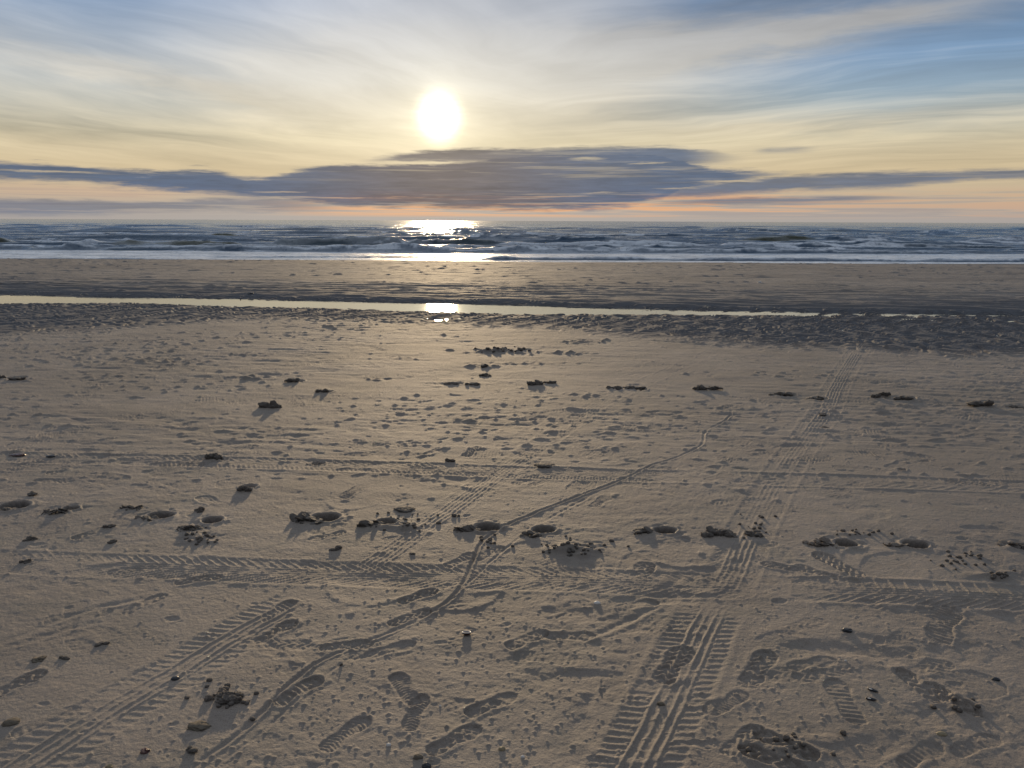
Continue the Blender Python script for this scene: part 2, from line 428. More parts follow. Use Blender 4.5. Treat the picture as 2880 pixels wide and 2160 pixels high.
def prof_truck(k=1.0):
    def f(d, t, w):
        i = inside(d, 0.165)
        h = -0.0025 * i + 0.003 * G(np.abs(d), 0.185, 0.02)
        h = h + w * (0.010 * G(d, -0.055, 0.0085) + 0.006 * G(d, -0.012, 0.007) + 0.009 * G(d, 0.032, 0.008) + 0.008 * G(d, 0.070, 0.008)) * i
        lugL = np.clip(np.sin(2 * np.pi * (t + np.abs(d) * 0.25) / 0.036), -0.2, 1) * ss(-d, 0.068, 0.075) * i
        lugR = np.clip(np.sin(2 * np.pi * (t - np.abs(d) * 0.35) / 0.040), -0.2, 1) * ss(d, 0.084, 0.092) * i
        return k * (h + w * 0.0042 * (lugL + lugR))
    return f
def prof_herring(k=1.0, sp=0.055, ladder=False):
    def f(d, t, w):
        i = inside(d, 0.155)
        h = -0.0025 * i + 0.003 * G(np.abs(d), 0.175, 0.02)
        h = h + w * 0.0045 * (G(d, -0.045, 0.006) + G(d, -0.018, 0.006) + G(d, 0.010, 0.006) + G(d, 0.038, 0.006)) * i
        if ladder:
            l1 = np.clip(np.sin(2 * np.pi * t / 0.062), 0, 1) ** 4 * ss(-d, 0.02, 0.03)
        else:
            l1 = np.clip(np.sin(2 * np.pi * (t + np.abs(d) * 0.9) / sp), 0, 1) ** 3 * ss(-d, 0.045, 0.055)
        l2 = np.clip(np.sin(2 * np.pi * (t + np.abs(d) * 1.2) / sp), 0, 1) ** 3 * ss(d, 0.042, 0.052)
        return k * (h + w * 0.0054 * (l1 + l2) * i)
    return f
def prof_fine(k=1.0, hw=0.11):
    def f(d, t, w):
        i = inside(d, hw)
        h = -0.002 * i + 0.003 * G(np.abs(d), hw + 0.02, 0.015)
        h = h + w * 0.007 * sum(G(d, c, 0.008) for c in (-0.07, -0.035, 0.0, 0.035, 0.07)) * i
        h = h + w * 0.005 * np.clip(np.sin(2 * np.pi * (t + np.abs(d)) / 0.045), 0, 1) ** 2 * ss(np.abs(d), hw - 0.035, hw - 0.025) * i
        return k * h
    return f
def prof_line(depth=0.007, w0=0.011):
    def f(d, t, w):
        return w * (-depth * G(d, 0, w0) + depth * 0.75 * G(d, w0 * 2.1, w0 * 0.8) + depth * 0.45 * G(d, -w0 * 2.2, w0 * 0.9))
    return f
TA = [(1690, 2330), (1790, 2160), (1890, 1950), (1985, 1750), (2020, 1690), (2062, 1610), (2108, 1500), (2160, 1400), (2215, 1310), (2270, 1230), (2325, 1150), (2358, 1080), (2405, 1000), (2436, 960)]
track(TA[:5], 0.165, prof_truck(1.15)); track(TA[4:], 0.165, prof_fine(0.95, 0.15))
track([(-500, 1560), (0, 1580), (300, 1592), (600, 1603), (900, 1612), (1200, 1622), (1500, 1630), (1800, 1643), (2150, 1655)], 0.16, prof_herring(1.15, .05))
track([(2150, 1655), (2500, 1670), (2880, 1688), (3300, 1708)], 0.16, prof_herring(1.9, ladder=True))
track([(-500, 1275), (0, 1287), (400, 1297), (800, 1307), (1200, 1320), (1600, 1334), (2000, 1345)], 0.16, prof_herring(2.0))
track([(2000, 1345), (2400, 1355), (2880, 1372), (3300, 1385)], 0.16, prof_herring(2.0, 0.08, ladder=True))
track([(-120, 2290), (60, 2160), (330, 1990), (500, 1890), (700, 1765), (920, 1655)], 0.16, prof_truck(0.95))
track([(940, 1640), (1060, 1580), (1200, 1480), (1330, 1390), (1450, 1300), (1560, 1225), (1700, 1130), (1850, 1060), (2020, 985)], 0.13, prof_fine(0.75, 0.12))
track([(150, 1410), (430, 1335), (690, 1258), (960, 1162), (1177, 1073), (1372, 991)], 0.12, prof_fine(0.8))
track([(-250, 1335), (0, 1270), (174, 1217), (434, 1160), (607, 1112), (738, 1073), (850, 1034), (960, 1004), (1133, 950)], 0.12, prof_fine(0.8))
track([(1100, 1135), (1300, 1060), (1500, 1000)], 0.10, prof_fine(0.5))
track([(450, 2250), (560, 2148), (690, 2052), (780, 1962), (870, 1880), (1000, 1818), (1150, 1757), (1262, 1690), (1302, 1640), (1332, 1575), (1362, 1520), (1440, 1472), (1560, 1422), (1700, 1370), (1760, 1345), (1830, 1310), (1900, 1288), (1972, 1250), (1985, 1212), (2040, 1182), (2062, 1150)], 0.03, prof_line(0.0115, .0075), 0.03, 0.06)
track([(500, 2230), (600, 2160), (740, 2060), (850, 1960), (960, 1870), (1050, 1812), (1180, 1748), (1280, 1672), (1400, 1565), (1500, 1485)], 0.02, prof_line(0.004, 0.006), 0.03, 0.06)
track([(1500, 1485), (1700, 1375)], 0.02, prof_line(0.004, 0.008), 0.03, 0.06)
track([(1580, 1820), (1720, 1770), (1830, 1712), (1912, 1676)], 0.03, prof_line(0.007, 0.014), 0.03, 0.06)
track([(-60, 1815), (60, 1790), (130, 1758), (260, 1715), (480, 1672)], 0.03, prof_line(0.008, 0.016), 0.03, 0.06)
track([(-60, 1835), (80, 1806), (180, 1772), (350, 1738)], 0.03, prof_line(0.006, 0.014), 0.03, 0.06)
track([(270, 1970), (330, 1915), (480, 1860), (560, 1830)], 0.03, prof_line(0.005, 0.012), 0.03, 0.06)

# --- footprints: heel and toe pixels of the photograph
def shoe_mask(u, v, L):
    """u along 0..1, v across in metres"""
    w = np.interp(u, [-0.02, 0.0, 0.06, 0.22, 0.45, 0.62, 0.78, 0.92, 1.0, 1.02], [0, 0.10, 0.145, 0.155, 0.125, 0.165, 0.185, 0.15, 0.07, 0]) * L
    off = np.interp(u, [0, 0.4, 1], [0, -0.012, 0.004]) * L * 2
    return w, v - off
def shoe(heel, toe, style, depth=0.009, Lmax=0.34, u0=0.0, u1=1.0, ground=False):
    a = np.array(heel) if ground else gp(*heel); b = np.array(toe) if ground else gp(*toe)
    dv = b - a; L = np.linalg.norm(dv); dv = dv / L
    c = (a + b) / 2; L = min(max(L, 0.2), Lmax) / (u1 - u0); a = c - dv * L * (u0 + u1) / 2
    m = L * 0.75 + 0.06
    W = Win(c[0] - m, c[0] + m, c[1] - m, c[1] + m)
    if not W.ok: return
    rx, ry = W.X - a[0], W.Y - a[1]
    u = (rx * dv[0] + ry * dv[1]) / L; v = rx * dv[1] - ry * dv[0]
    wd, v = shoe_mask(u, v, L)
    e = wd - np.abs(v)
    eu = np.minimum(u - u0, u1 - u) * L
    e = np.minimum(e, eu + 0.01)
    far_ = np.hypot(np.maximum(np.abs(v) - np.maximum(wd, 0.03), 0), np.maximum(-eu, 0))
    e = e + fb(W.X * 24, W.Y * 24, 6, 3) * .016
    inn = ss(e, -0.002, 0.006)
    rim = np.exp(-(np.maximum(far_ - 0.004, 0) / 0.012) ** 2) * (1 - inn)
    s_ = u * L
    n = fb(W.X * 30, W.Y * 30, 3, 2)
    if style == 'bars': tr = np.sin(2 * np.pi * (s_ + 0.15 * v) / 0.024)
    elif style == 'fine': tr = np.sin(2 * np.pi * (s_ + 0.4 * np.abs(v)) / 0.014) * 0.6
    elif style == 'grid': tr = np.maximum(np.sin(2 * np.pi * (s_ * 0.8 + v * 0.6) / 0.026), np.sin(2 * np.pi * (s_ * 0.8 - v * 0.6) / 0.026)) ** 3
    elif style == 'lug': tr = np.sin(2 * np.pi * s_ / 0.036 + 2.2 * np.sin(2 * np.pi * v / 0.045)) * 1.4
    else: tr = 0 * u
    tr = tr * (0.7 + 1.2 * n)
    tilt = 1.0 + 0.5 * np.cos(np.pi * np.clip(u, 0, 1) * 2)
    depth = depth * 0.50 * np.clip(.9 + 3.2 * fb(W.X * 7 + a[0] * 3, W.Y * 7, 4, 3), .05, 1.5)
    H[W.s] += -depth * inn * tilt * 0.50 + inn * tr * depth * 0.52 * ss(e, 0.0, 0.012) + depth * 0.40 * rim + inn * n * depth * 0.8
    CHURN_SHADE[W.s] = np.maximum(CHURN_SHADE[W.s], (inn * 0.15).astype(np.float32))
SH = [((800, 1972), (884, 1922), 'bars', .011), ((922, 2108), (1022, 2032), 'fine', .009), ((1045, 1845), (1152, 1815), 'smooth', .008),
      ((920, 1824), (1030, 1815), 'fine', .008), ((1170, 1985), (1110, 1900), 'fine', .008), ((1150, 2060), (1190, 1960), 'fine', .009),
      ((1230, 2115), (1325, 2062), 'grid', .010), ((1862, 1925), (1930, 1822), 'lug', .013), ((1430, 1825), (1535, 1780), 'grid', .010),
      ((1535, 1792), (1672, 1792), 'grid', .011), ((2105, 1928), (2165, 1835), 'lug', .010), ((2225, 1882), (2342, 1860), 'smooth', .008),
      ((2415, 2042), (2340, 1912), 'bars', .010), ((2640, 1980), (2528, 1885), 'lug', .013), ((2745, 2008), (2610, 1930), 'lug', .014),
      ((2545, 2155), (2632, 2100), 'bars', .010), ((2700, 2120), (2792, 2080), 'bars', .009), ((2640, 1812), (2668, 1712), 'bars', .010),
      ((2530, 1735), (2440, 1700), 'bars', .012), ((2425, 1627), (2292, 1557), 'lug', .011), ((2245, 1604), (2160, 1590), 'lug', .010),
      ((2325, 1622), (2262, 1602), 'lug', .009), ((1795, 1660), (1820, 1585), 'lug', .012), ((1668, 1430), (1716, 1396), 'bars', .010),
      ((1262, 1592), (1330, 1562), 'bars', .009), ((1345, 1572), (1407, 1545), 'lug', .010), ((960, 1402), (1032, 1364), 'bars', .011),
      ((1128, 1697), (1225, 1660), 'lug', .011), ((1107, 1757), (1200, 1722), 'lug', .011), ((742, 1738), (815, 1697), 'bars', .011),
      ((742, 1797), (812, 1757), 'lug', .012), ((365, 1722), (452, 1682), 'lug', .011), ((0, 1950), (90, 1907), 'lug', .010),
      ((100, 2046), (166, 2018), 'bars', .008), ((1196, 1282), (1240, 1262), 'bars', .010), ((1307, 1286), (1346, 1258), 'lug', .010),
      ((1320, 1196), (1368, 1173), 'bars', .009), ((1495, 1182), (1527, 1168), 'smooth', .011), ((2500, 1318), (2562, 1296), 'smooth', .012),
      ((1750, 1712), (1835, 1695), 'smooth', .009), ((1582, 1742), (1660, 1712), 'smooth', .009), ((1350, 2000), (1415, 1972), 'smooth', .010),
      ((2085, 1960), (1995, 2005), 'fine', .007), ((960, 1500), (880, 1520), 'lug', .010), ((1540, 1350), (1500, 1365), 'bars', .010),
      ((2010, 1418), (2110, 1400), 'lug', .008), ((520, 1640), (600, 1628), 'lug', .009), ((560, 1312), (640, 1290), 'lug', .009),
      ((1850, 1530), (1930, 1518), 'smooth', .008), ((640, 1430), (560, 1400), 'fine', .008), ((220, 1515), (300, 1490), 'lug', .010)]
for h_, t_, s_, d_ in SH: shoe(h_, t_, s_, d_)
shoe((1728, 1985), (1728, 1905), 'smooth', .012, 0.16, 0, 0.5)
shoe((2280, 2130), (2140, 2075), 'lug', .016); shoe((2230, 2165), (2110, 2120), 'lug', .016)
shoe((2050, 2120), (2130, 2060), 'lug', .008)
styles = ['bars', 'lug', 'fine', 'smooth', 'grid', 'lug']
for k in range(800):                                            # older, softer prints over the flat
    y = 2.4 + 10.8 * random.random() ** 1.1; x = random.uniform(-1, 1) * WX(y) * 0.97
    an = random.choice([random.gauss(0.35, .35), random.gauss(-0.3, .4) + math.pi, random.uniform(0, 6.28)])
    if y < 3.8 and random.random() < .25: continue
    shoe((x, y), (x + 0.28 * math.cos(an), y + 0.28 * math.sin(an)), random.choice(styles), random.uniform(.0015, .0065) * (.5 if y < 4.5 else 1), 0.25,
         *random.choice([(0, 1), (0, 1), (0.5, 1), (0, 0.4)]), ground=True)

def dimple(x, y, rx, ry, h, an=0.0, sharp=2.0, rim=0.0):
    m = max(rx, ry) * 2.2
    W = Win(x - m, x + m, y - m, y + m)
    if not W.ok: return
    c, s = math.cos(an), math.sin(an)
    a = ((W.X - x) * c + (W.Y - y) * s) / rx; b = (-(W.X - x) * s + (W.Y - y) * c) / ry
    r = np.hypot(a, b)
    if max(rx, ry) > .012: r = r * (1 + .9 * fb(W.X / rx * .9 + x * 7, W.Y / ry * .9, 3, 3))
    H[W.s] += h * np.exp(-r ** sharp) + (rim * np.exp(-((r - 1.35) / 0.28) ** 2) if rim else 0)
# pimples on the near sand
n_p = 0
for k in range(8000):
    y = 1.5 + 4.2 * random.random() ** 1.3; x = random.uniform(-1, 1) * WX(y)
    den = float(fb(np.array([x * 0.8]), np.array([y * 0.8]), 4, 3)[0]) * 2.4 + 0.30 + 0.25 * math.exp(-((x + 0.2) / 0.9) ** 2) * math.exp(-((y - 2.5) / 0.7) ** 2) * 1.6
    if random.random() > den: continue
    r = random.uniform(.0028, .0070) * (1.25 if random.random() < .15 else 1)
    dimple(x, y, r, r * .9, r * random.uniform(.40, .66), 0, 2.6); n_p += 1
# small pits, lumps and scuffs
for k in range(1300):
    y = 2.0 + 11.5 * random.random() ** 0.9; x = random.uniform(-1, 1) * WX(y)
    r = random.uniform(.005, .018) * (1 + y * 0.06)
    up = random.random() < 0.55
    dimple(x, y, r * random.uniform(.8, 2.0), r, (random.uniform(.12, .34) if up else -random.uniform(.12, .28)) * r, random.gauss(0.15, .5), 3.0, 0 if up else r * 0.07)
for k in range(9000):                                           # lumps and scrapes in patches farther out
    y = 4.6 + 8.6 * random.random() ** 0.8; x = random.uniform(-1, 1) * WX(y)
    if float(fb(np.array([x * .45 + 3]), np.array([y * .7]), 2, 3)[0]) < random.uniform(-.12, .09) + ss(x, -2, 5) * .04: continue
    r = random.uniform(.005, .015) * (.7 + y * .07)
    up = random.random() < .6
    dimple(x, y, r * random.uniform(1.2, 4.0), r, (random.uniform(.3, .75) if up else -random.uniform(.25, .6)) * r * (.7 + y * .06), random.gauss(0.1, .3), 3.0)
for k in range(2600):                                            # marks on the bar
    y = random.uniform(17.5, 31); x = random.uniform(-1, 1) * WX(y)
    if float(fb(np.array([x * .25 + 3]), np.array([y * .8]), 6, 3)[0]) < random.uniform(-.12, .12): continue
    r = random.uniform(.02, .065)
    dimple(x, y, r * random.uniform(1, 3.0), r, random.choice([1, 1, -1]) * random.uniform(.008, .030), random.gauss(0, .2), 2.5)
for k in range(26):                                             # crescent ridges pushed up by feet
    y = 2.0 + 4.5 * random.random(); x = random.uniform(-1, 1) * WX(y) * .95
    an = random.uniform(-.5, .8); R = random.uniform(.10, .28)
    W = Win(x - R * 2, x + R * 2, y - R * 2, y + R * 2)
    if W.ok:
        a = (W.X - x) * math.cos(an) + (W.Y - y) * math.sin(an); b = -(W.X - x) * math.sin(an) + (W.Y - y) * math.cos(an)
        dd = b - (a * a) / R * random.choice([.8, -.6]) + fb(W.X * 8, W.Y * 8, 1, 2) * .03
        H[W.s] += random.uniform(.002, .0045) * np.exp(-np.where(dd > 0, dd / .035, dd / .012) ** 2) * np.exp(-(a / (R * .8)) ** 4)

# --- the row of deep kicked prints and the second row farther out
DEEP = [(40, 1424, 66, 8), (200, 1430, 40, 6), (455, 1450, 62, 9), (592, 1463, 52, 13), (918, 1452, 72, 12), (1088, 1466, 48, 10), (1370, 1481, 62, 10), (1532, 1489, 56, 15),
        (1868, 1491, 52, 9), (2378, 1529, 54, 12), (2572, 1532, 60, 13), (2880, 1538, 60, 12)]
for px, py, w, hh in DEEP:
    g = gp(px, py + 4); r = np.linalg.norm(gp(px + w / 2, py) - gp(px - w / 2, py)) / 2 * 1.12
    W = Win(g[0] - .3, g[0] + .3, g[1] - .3, g[1] + .3)
    q = np.hypot((W.X - g[0]) / r, (W.Y - g[1]) / (r * 0.8)) + fb(W.X * 11, W.Y * 11, 5, 3) * .62
    CHURN_SHADE[W.s] = np.maximum(CHURN_SHADE[W.s], (1 - ss(q, .7, 1.1)).astype(np.float32))  # shade inside the hole, painted into the sand colour
    H[W.s] += -0.115 * (1 - ss(q, .68, 1.0)) + 0.007 * np.exp(-((q - 1.22) / .16) ** 2) + 0.006 * np.exp(-((q - 1.6) / .4) ** 2) * fb(W.X * 25, W.Y * 25, 2, 2) * 3
FAR2 = [(833, 1070, 34), (911, 1101, 34), (768, 1140, 30), (1272, 1077, 44), (1325, 1079, 34), (1505, 1077, 36), (1728, 1091, 34), (1790, 1092, 40), (1970, 1092, 40), (2200, 1108, 50),
        (2295, 1118, 46), (2478, 1115, 40), (2548, 1119, 38), (2755, 1136, 52), (2850, 1143, 48), (885, 1302, 40), (690, 1370, 40), (2530, 1320, 26), (45, 1060, 40), (20, 1062, 24)]
for px, py, w in FAR2:
    g = gp(px + w * .25, py + 2); r = w / 2 * (np.linalg.norm(gp(px + 1, py) - gp(px, py))) * .8
    dimple(g[0], g[1], r * 1.0, r * .9, -0.032, 0, 4, 0.007)
# churned sand at the seaward patches
def churn_shade(px, py, wx, wy, amp, n=60):
    for k in range(n):
        g = gp(px + random.gauss(0, wx / 2.2), py + random.gauss(0, wy / 2.4))
        r = random.uniform(.010, .034)
        dimple(g[0], g[1], r * 1.7, r, random.uniform(-.6, 1) * amp * (0.40 if py > 1300 else .55), 0, 3)
        W = Win(g[0] - r * 2, g[0] + r * 2, g[1] - r * 1.4, g[1] + r * 1.4)
        if W.ok: CHURN_SHADE[W.s] = np.maximum(CHURN_SHADE[W.s], (np.exp(-((W.X - g[0]) / r / 1.4) ** 2 - ((W.Y - g[1]) / r) ** 2) * (.25 if py > 1300 else .6)).astype(np.float32))
churn_shade(1410, 988, 120, 8, .040, 90); churn_shade(1600, 994, 100, 7, .028, 60); churn_shade(1640, 960, 90, 7, .030, 50); churn_shade(1360, 1030, 60, 5, .030, 26)
churn_shade(1460, 1022, 160, 5, .022, 60); churn_shade(480, 1020, 140, 16, .024, 110); churn_shade(680, 1000, 160, 8, .018, 50); churn_shade(300, 1060, 150, 10, .020, 50); churn_shade(1110, 1010, 80, 8, .02, 30)
churn_shade(1080, 1066, 50, 5, .022, 22); churn_shade(700, 1062, 60, 6, .024, 30); churn_shade(2210, 2110, 130, 55, .006, 110); churn_shade(2690, 1975, 60, 40, .006, 50)
churn_shade(1620, 1545, 90, 22, .012, 110); churn_shade(560, 1510, 50, 25, .012, 60); churn_shade(1150, 1490, 60, 22, .012, 50); churn_shade(2800, 1625, 60, 12, .010, 40); churn_shade(2400, 1505, 70, 10, .010, 40)

# ------------------------------------------------------------------ mesh from grid
def grid_mesh(name, X, Y, Z, attrs, mat):
    nr, nc = X.shape
    me = bpy.data.meshes.new(name)
    co = np.stack([X, Y, Z], -1).reshape(-1, 3).astype(np.float32)
    me.vertices.add(nr * nc); me.vertices.foreach_set('co', co.ravel())
    i = np.arange((nr - 1) * nc).reshape(nr - 1, nc)[:, :-1].ravel()
    q = np.stack([i, i + 1, i + nc + 1, i + nc], -1).astype(np.int32)
    me.loops.add(q.size); me.loops.foreach_set('vertex_index', q.ravel())
    me.polygons.add(len(q)); me.polygons.foreach_set('loop_start', np.arange(0, q.size, 4, dtype=np.int32))
    me.polygons.foreach_set('use_smooth', np.ones(len(q), bool))
    for k, v in attrs.items():
        a = me.attributes.new(k, 'FLOAT', 'POINT'); a.data.foreach_set('value', v.astype(np.float32).ravel())
    me.update(calc_edges=True)
    me.materials.append(mat)
    o = bpy.data.objects.new(name, me); COL.objects.link(o)
    return o

def newmat(name):
    m = bpy.data.materials.new(name); m.use_nodes = True; nt = m.node_tree
    return m, nt, nt.nodes['Principled BSDF']
def attr(nt, n):
    a = node(nt, 'ShaderNodeAttribute'); a.attribute_name = n; return S(nt, a.outputs['Fac'])
def posn(nt):
    g = node(nt, 'ShaderNodeNewGeometry'); return g.outputs['Position']
def setin(nt, b, k, v):
    if isinstance(v, S): nt.links.new(v.o, b.inputs[k])
    elif hasattr(v, 'is_output'): nt.links.new(v, b.inputs[k])
    else: b.inputs[k].default_value = v
def bump(nt, b, h, strength, dist):
    n = node(nt, 'ShaderNodeBump'); n.inputs['Strength'].default_value = strength; n.inputs['Distance'].default_value = dist
    nt.links.new(h.o, n.inputs['Height']); nt.links.new(n.outputs[0], b.inputs['Normal'])

def sand_material(name, dark=1.0, use_attr=True):
    m, nt, b = newmat(name); P = posn(nt)
    wet = attr(nt, 'wet') if use_attr else None
    n1 = noise(nt, P, 0.9, 5, 0.6); n2 = noise(nt, P, 11, 5, 0.65); n3 = noise(nt, P, 260, 3, 0.7); n4 = noise(nt, P, 3.0, 4, 0.6, 0.8)
    d = dark
    c = mixc(nt, sstep(n1, 0.35, 0.65), (0.236 * d, 0.188 * d, 0.150 * d, 1), (0.298 * d, 0.238 * d, 0.188 * d, 1))
    c = mixc(nt, sstep(n4, 0.45, 0.68) * 0.55, c, (0.210 * d, 0.178 * d, 0.138 * d, 1))
    c = mixc(nt, sstep(n2, 0.52, 0.72) * 0.45, c, (0.165 * d, 0.132 * d, 0.098 * d, 1))
    c = mixc(nt, sstep(n3, 0.52, 0.68) * 0.75, c, (0.085 * d, 0.070 * d, 0.06 * d, 1))
    c = mixc(nt, sstep(n3, 0.42, 0.30) * 0.5, c, (0.42 * d, 0.37 * d, 0.29 * d, 1))
    pt = noise(nt, P, 0.42, 4, 0.6, 0.6); c = mixc(nt, sstep(pt, 0.42, 0.66) * 0.5, c, (0.165 * d, 0.128 * d, 0.090 * d, 1))
    if wet:
        ch = attr(nt, 'churn_shade')
        c = mixc(nt, (ch * 0.95).clamp(), c, (0.062, 0.050, 0.042, 1))  # near-black: painted shade in the deep holes, darker sand in trodden patches
        w = (wet + (n2 - 0.5) * 0.5 * sstep(wet, 0.0, 0.2)).clamp()
        c = mixc(nt, w * 0.92, c, (0.072, 0.076, 0.088, 1))
        setin(nt, b, 'Roughness', sstep(w, 0.0, 1.0, 0.78, 0.82))
    else: b.inputs['Roughness'].default_value = 0.85
    setin(nt, b, 'Base Color', c)
    b.inputs['Specular IOR Level'].default_value = 1.0
    if wet: setin(nt, b, 'Specular IOR Level', sstep(w, 0.0, 0.8, 1.0, 0.45))
    hb = n3 * 0.0022 + noise(nt, P, 60, 4, 0.65) * 0.0065
    bump(nt, b, hb, 0.8, 1.0)
    if wet:
        bn = b.inputs['Normal'].links[0].from_node; nt.links.new(sstep(wet, 0.0, 0.7, 0.8, 0.25).o, bn.inputs['Strength'])
    return m
sand_m = sand_material('sand')
ground = grid_mesh('beach_sand', X, Y, H, {'wet': WET, 'churn_shade': CHURN_SHADE}, sand_m)
ground['kind'] = 'structure'

# ------------------------------------------------------------------ tidal pool
def water_material(name, rough, bscale, bdist):
    m, nt, b = newmat(name); P = posn(nt)
    setin(nt, b, 'Base Color', (0.06, 0.06, 0.055, 1)); b.inputs['Roughness'].default_value = rough
    b.inputs['IOR'].default_value = 2.3
    v = node(nt, 'ShaderNodeMapping'); v.inputs['Scale'].default_value = (1, 2.2, 1); nt.links.new(P, v.inputs[0])
    bump(nt, b, noise(nt, v.outputs[0], bscale, 4, 0.55), 0.5, bdist)
    return m
xs = np.linspace(-60, 60, 241); ts = np.linspace(0, 1, 13)
PX_ = np.repeat(xs[None], 13, 0)
Y0, Y1 = POOL_NEAR(xs) - 2.6, POOL_FAR(xs) + 0.9
PY_ = Y0[None] + (Y1 - Y0)[None] * ts[:, None]
pool = grid_mesh('tidal_pool', PX_, PY_, np.full_like(PX_, ZP), {}, water_material('pool_water', 0.04, 5.0, 0.003))
pool['kind'] = 'structure'

# ------------------------------------------------------------------ sea
ZS = -0.22
def sea():
    ry = [30.0]
    while ry[-1] < 14000:
        y = ry[-1]; ry.append(y + (0.10 if y < 80 else max(0.12, (y - 70) * 0.012)))
    ry = np.array(ry); nc = 1000
    s = np.concatenate([-np.geomspace(0.86, 3, 14)[::-1], np.linspace(-0.84, 0.84, nc), np.geomspace(0.86, 3, 14)])
    X = ry[:, None] * s[None]; Y = np.repeat(ry[:, None], len(s), 1)
    Z = np.zeros_like(X); foam = np.zeros_like(X); olive = np.zeros_like(X); face = np.zeros_like(X)
    fade = 1 - ss(Y, 500, 1500)
    off = ss(Y, 50, 75)
    # swell in trains, lengths broken along the shore
    for k, (lm, am, a) in enumerate([(8.5, .34, .05), (5.2, .24, -.09), (3.2, .15, .14), (1.9, .075, -.2), (1.1, .04, .3)]):
        wy = Y + fb(X * .03 + k * 7, Y * .02, k, 3) * 9 + X * a * .35
        mod = np.clip(0.45 + 2.4 * fb(X / (lm * 5.5) + k * 3, Y / (lm * 1.4), k + 2, 3), 0, 1.4)
        cut = 1 - ss(Y, lm * 90, lm * 190)
        c = np.sin(2 * np.pi * wy / lm)
        c = np.sign(c) * np.abs(c) ** 0.8 * (c < 0) * .6 + (c > 0) * np.abs(c) ** 1.5
        Z += c * am * mod * cut * (0.12 + 0.88 * off)
    # whitecaps offshore
    wc = ss(fb(X * .22, Y * .25, 5, 4), .17, .24) * ss(Y, 60, 80) * fade
    foam = np.maximum(foam, wc * ss(fb(X * 1.5, Y * 2.2, 6, 3), -.02, .1) * .8)
    # breakers near the shore (photograph row, from x, to x, height, foam)
    for k, (py, x0, x1, h, fo, ol) in enumerate([
        (690, 740, 1430, .46, 0.15, .5), (706, 230, 2360, .20, .9, 0), (694, 1380, 2230, .34, .95, 0), (687, 60, 310, .50, .95, 0), (686, -500, 80, .45, .1, 1), (690, 290, 700, .36, .15, 1),
        (694, 520, 830, .24, .8, .3), (682, 2080, 2300, .27, .1, 1), (668, 540, 690, .36, 0, 1), (712, 1900, 2700, .16, .7, 0), (731, 1330, 3400, .16, .75, 0), (700, 2250, 3300, .26, .8, .2),
        (677, 2500, 2850, .28, .1, .7), (671, -200, 420, .30, .1, .5), (664, 1100, 1400, .32, .1, 0), (664, 1960, 2300, .30, .2, .3), (728, -400, 520, .07, .5, 0), (676, 1500, 1640, .3, .1, .2), (722, 560, 1250, .05, .4, 0)]):
        g0, g1 = gp(x0, py, ZS), gp(x1, py + (x1 - x0) * 0.0022, ZS)
        yc = g0[1] * .5 + g1[1] * .5 + fb(X * .16 + k * 9, Y * 0, 3, 3) * 2.2
        xe = ss(X, g0[0] - .2, g0[0] + 1.5) * (1 - ss(X, g1[0] - 1.5, g1[0] + .2))
        var = np.clip(.85 + 1.6 * fb(X * .45 + k * 5, Y * 0 + k, 4, 4), .2, 1.5)
        t = Y - yc
        prof = np.where(t < 0, np.exp(-(t / (h * .75)) ** 2), np.exp(-(t / (h * 3.2)) ** 2))
        Z += h * prof * xe * var
        if fo > 0:
            rag = fb(X * 2.4 + k, Y * 3.0, 5, 4)
            band_ = ss(t, -h * (.5 + 1.2 * (fo > .92)), -h * .1) * (1 - ss(t, h * .6, h * 1.6))
            face = np.maximum(face, xe * ss(t, -h * 2.6, -h * 1.8) * (1 - ss(t, -h * .7, -h * .3)) * (.9 if fo < .92 else .45))
            foam = np.maximum(foam, band_ * xe * fo * ss(rag, -.40, -.12))
        olive = np.maximum(olive, ol * xe * np.exp(-(t / .8) ** 2))
    # spent foam and wash inside the breakers
    wash = (1 - ss(Y, 44.5, 50)) * 1.0
    web = fb(X * .9, Y * 2.2, 1, 5, .6)
    foam = np.maximum(foam, wash * (.62 + .38 * ss(web, -.10, .06)) * (1 - face))
    foam = np.maximum(foam, ss(fb(X * .10, Y * .5, 2, 4), .06, .16) * (1 - ss(Y, 60, 90)) * .30)
    rr = random.Random(91)
    for k in range(160):                                        # many short thin breaking crests
        yc = 47 + 150 * rr.random() ** 1.7; xc = rr.uniform(-.85, .85) * yc; L = rr.uniform(1.5, 6) * (yc / 60); h = rr.uniform(.10, .20) * (yc / 60) ** .3
        i0, i1 = np.searchsorted(ry, (yc - 3, yc + 5)); j0, j1 = np.searchsorted(s, ((xc - L * 1.5) / yc, (xc + L * 1.5) / yc)); q = (slice(i0, i1), slice(j0, j1))
        if i1 <= i0 or j1 <= j0: continue
        x_, y_ = X[q], Y[q]
        t = y_ - yc - fb(x_ * .5 + k, y_ * 0, 3, 3) * 2.5 - rr.uniform(-.12, .12) * (x_ - xc)
        xe = np.exp(-((x_ - xc) / L) ** 4)
        Z[q] += h * xe * np.where(t < 0, np.exp(-(t / (h * 1.1)) ** 2), np.exp(-(t / (h * 4)) ** 2))
        if rr.random() < .7:
            foam[q] = np.maximum(foam[q], xe * ss(t, -h * .5, 0) * (1 - ss(t, h * .5, h * 1.6)) * ss(fb(x_ * 1.8, y_ * 2.5, 5, 3), -.12, .06) * rr.uniform(.5, 1))
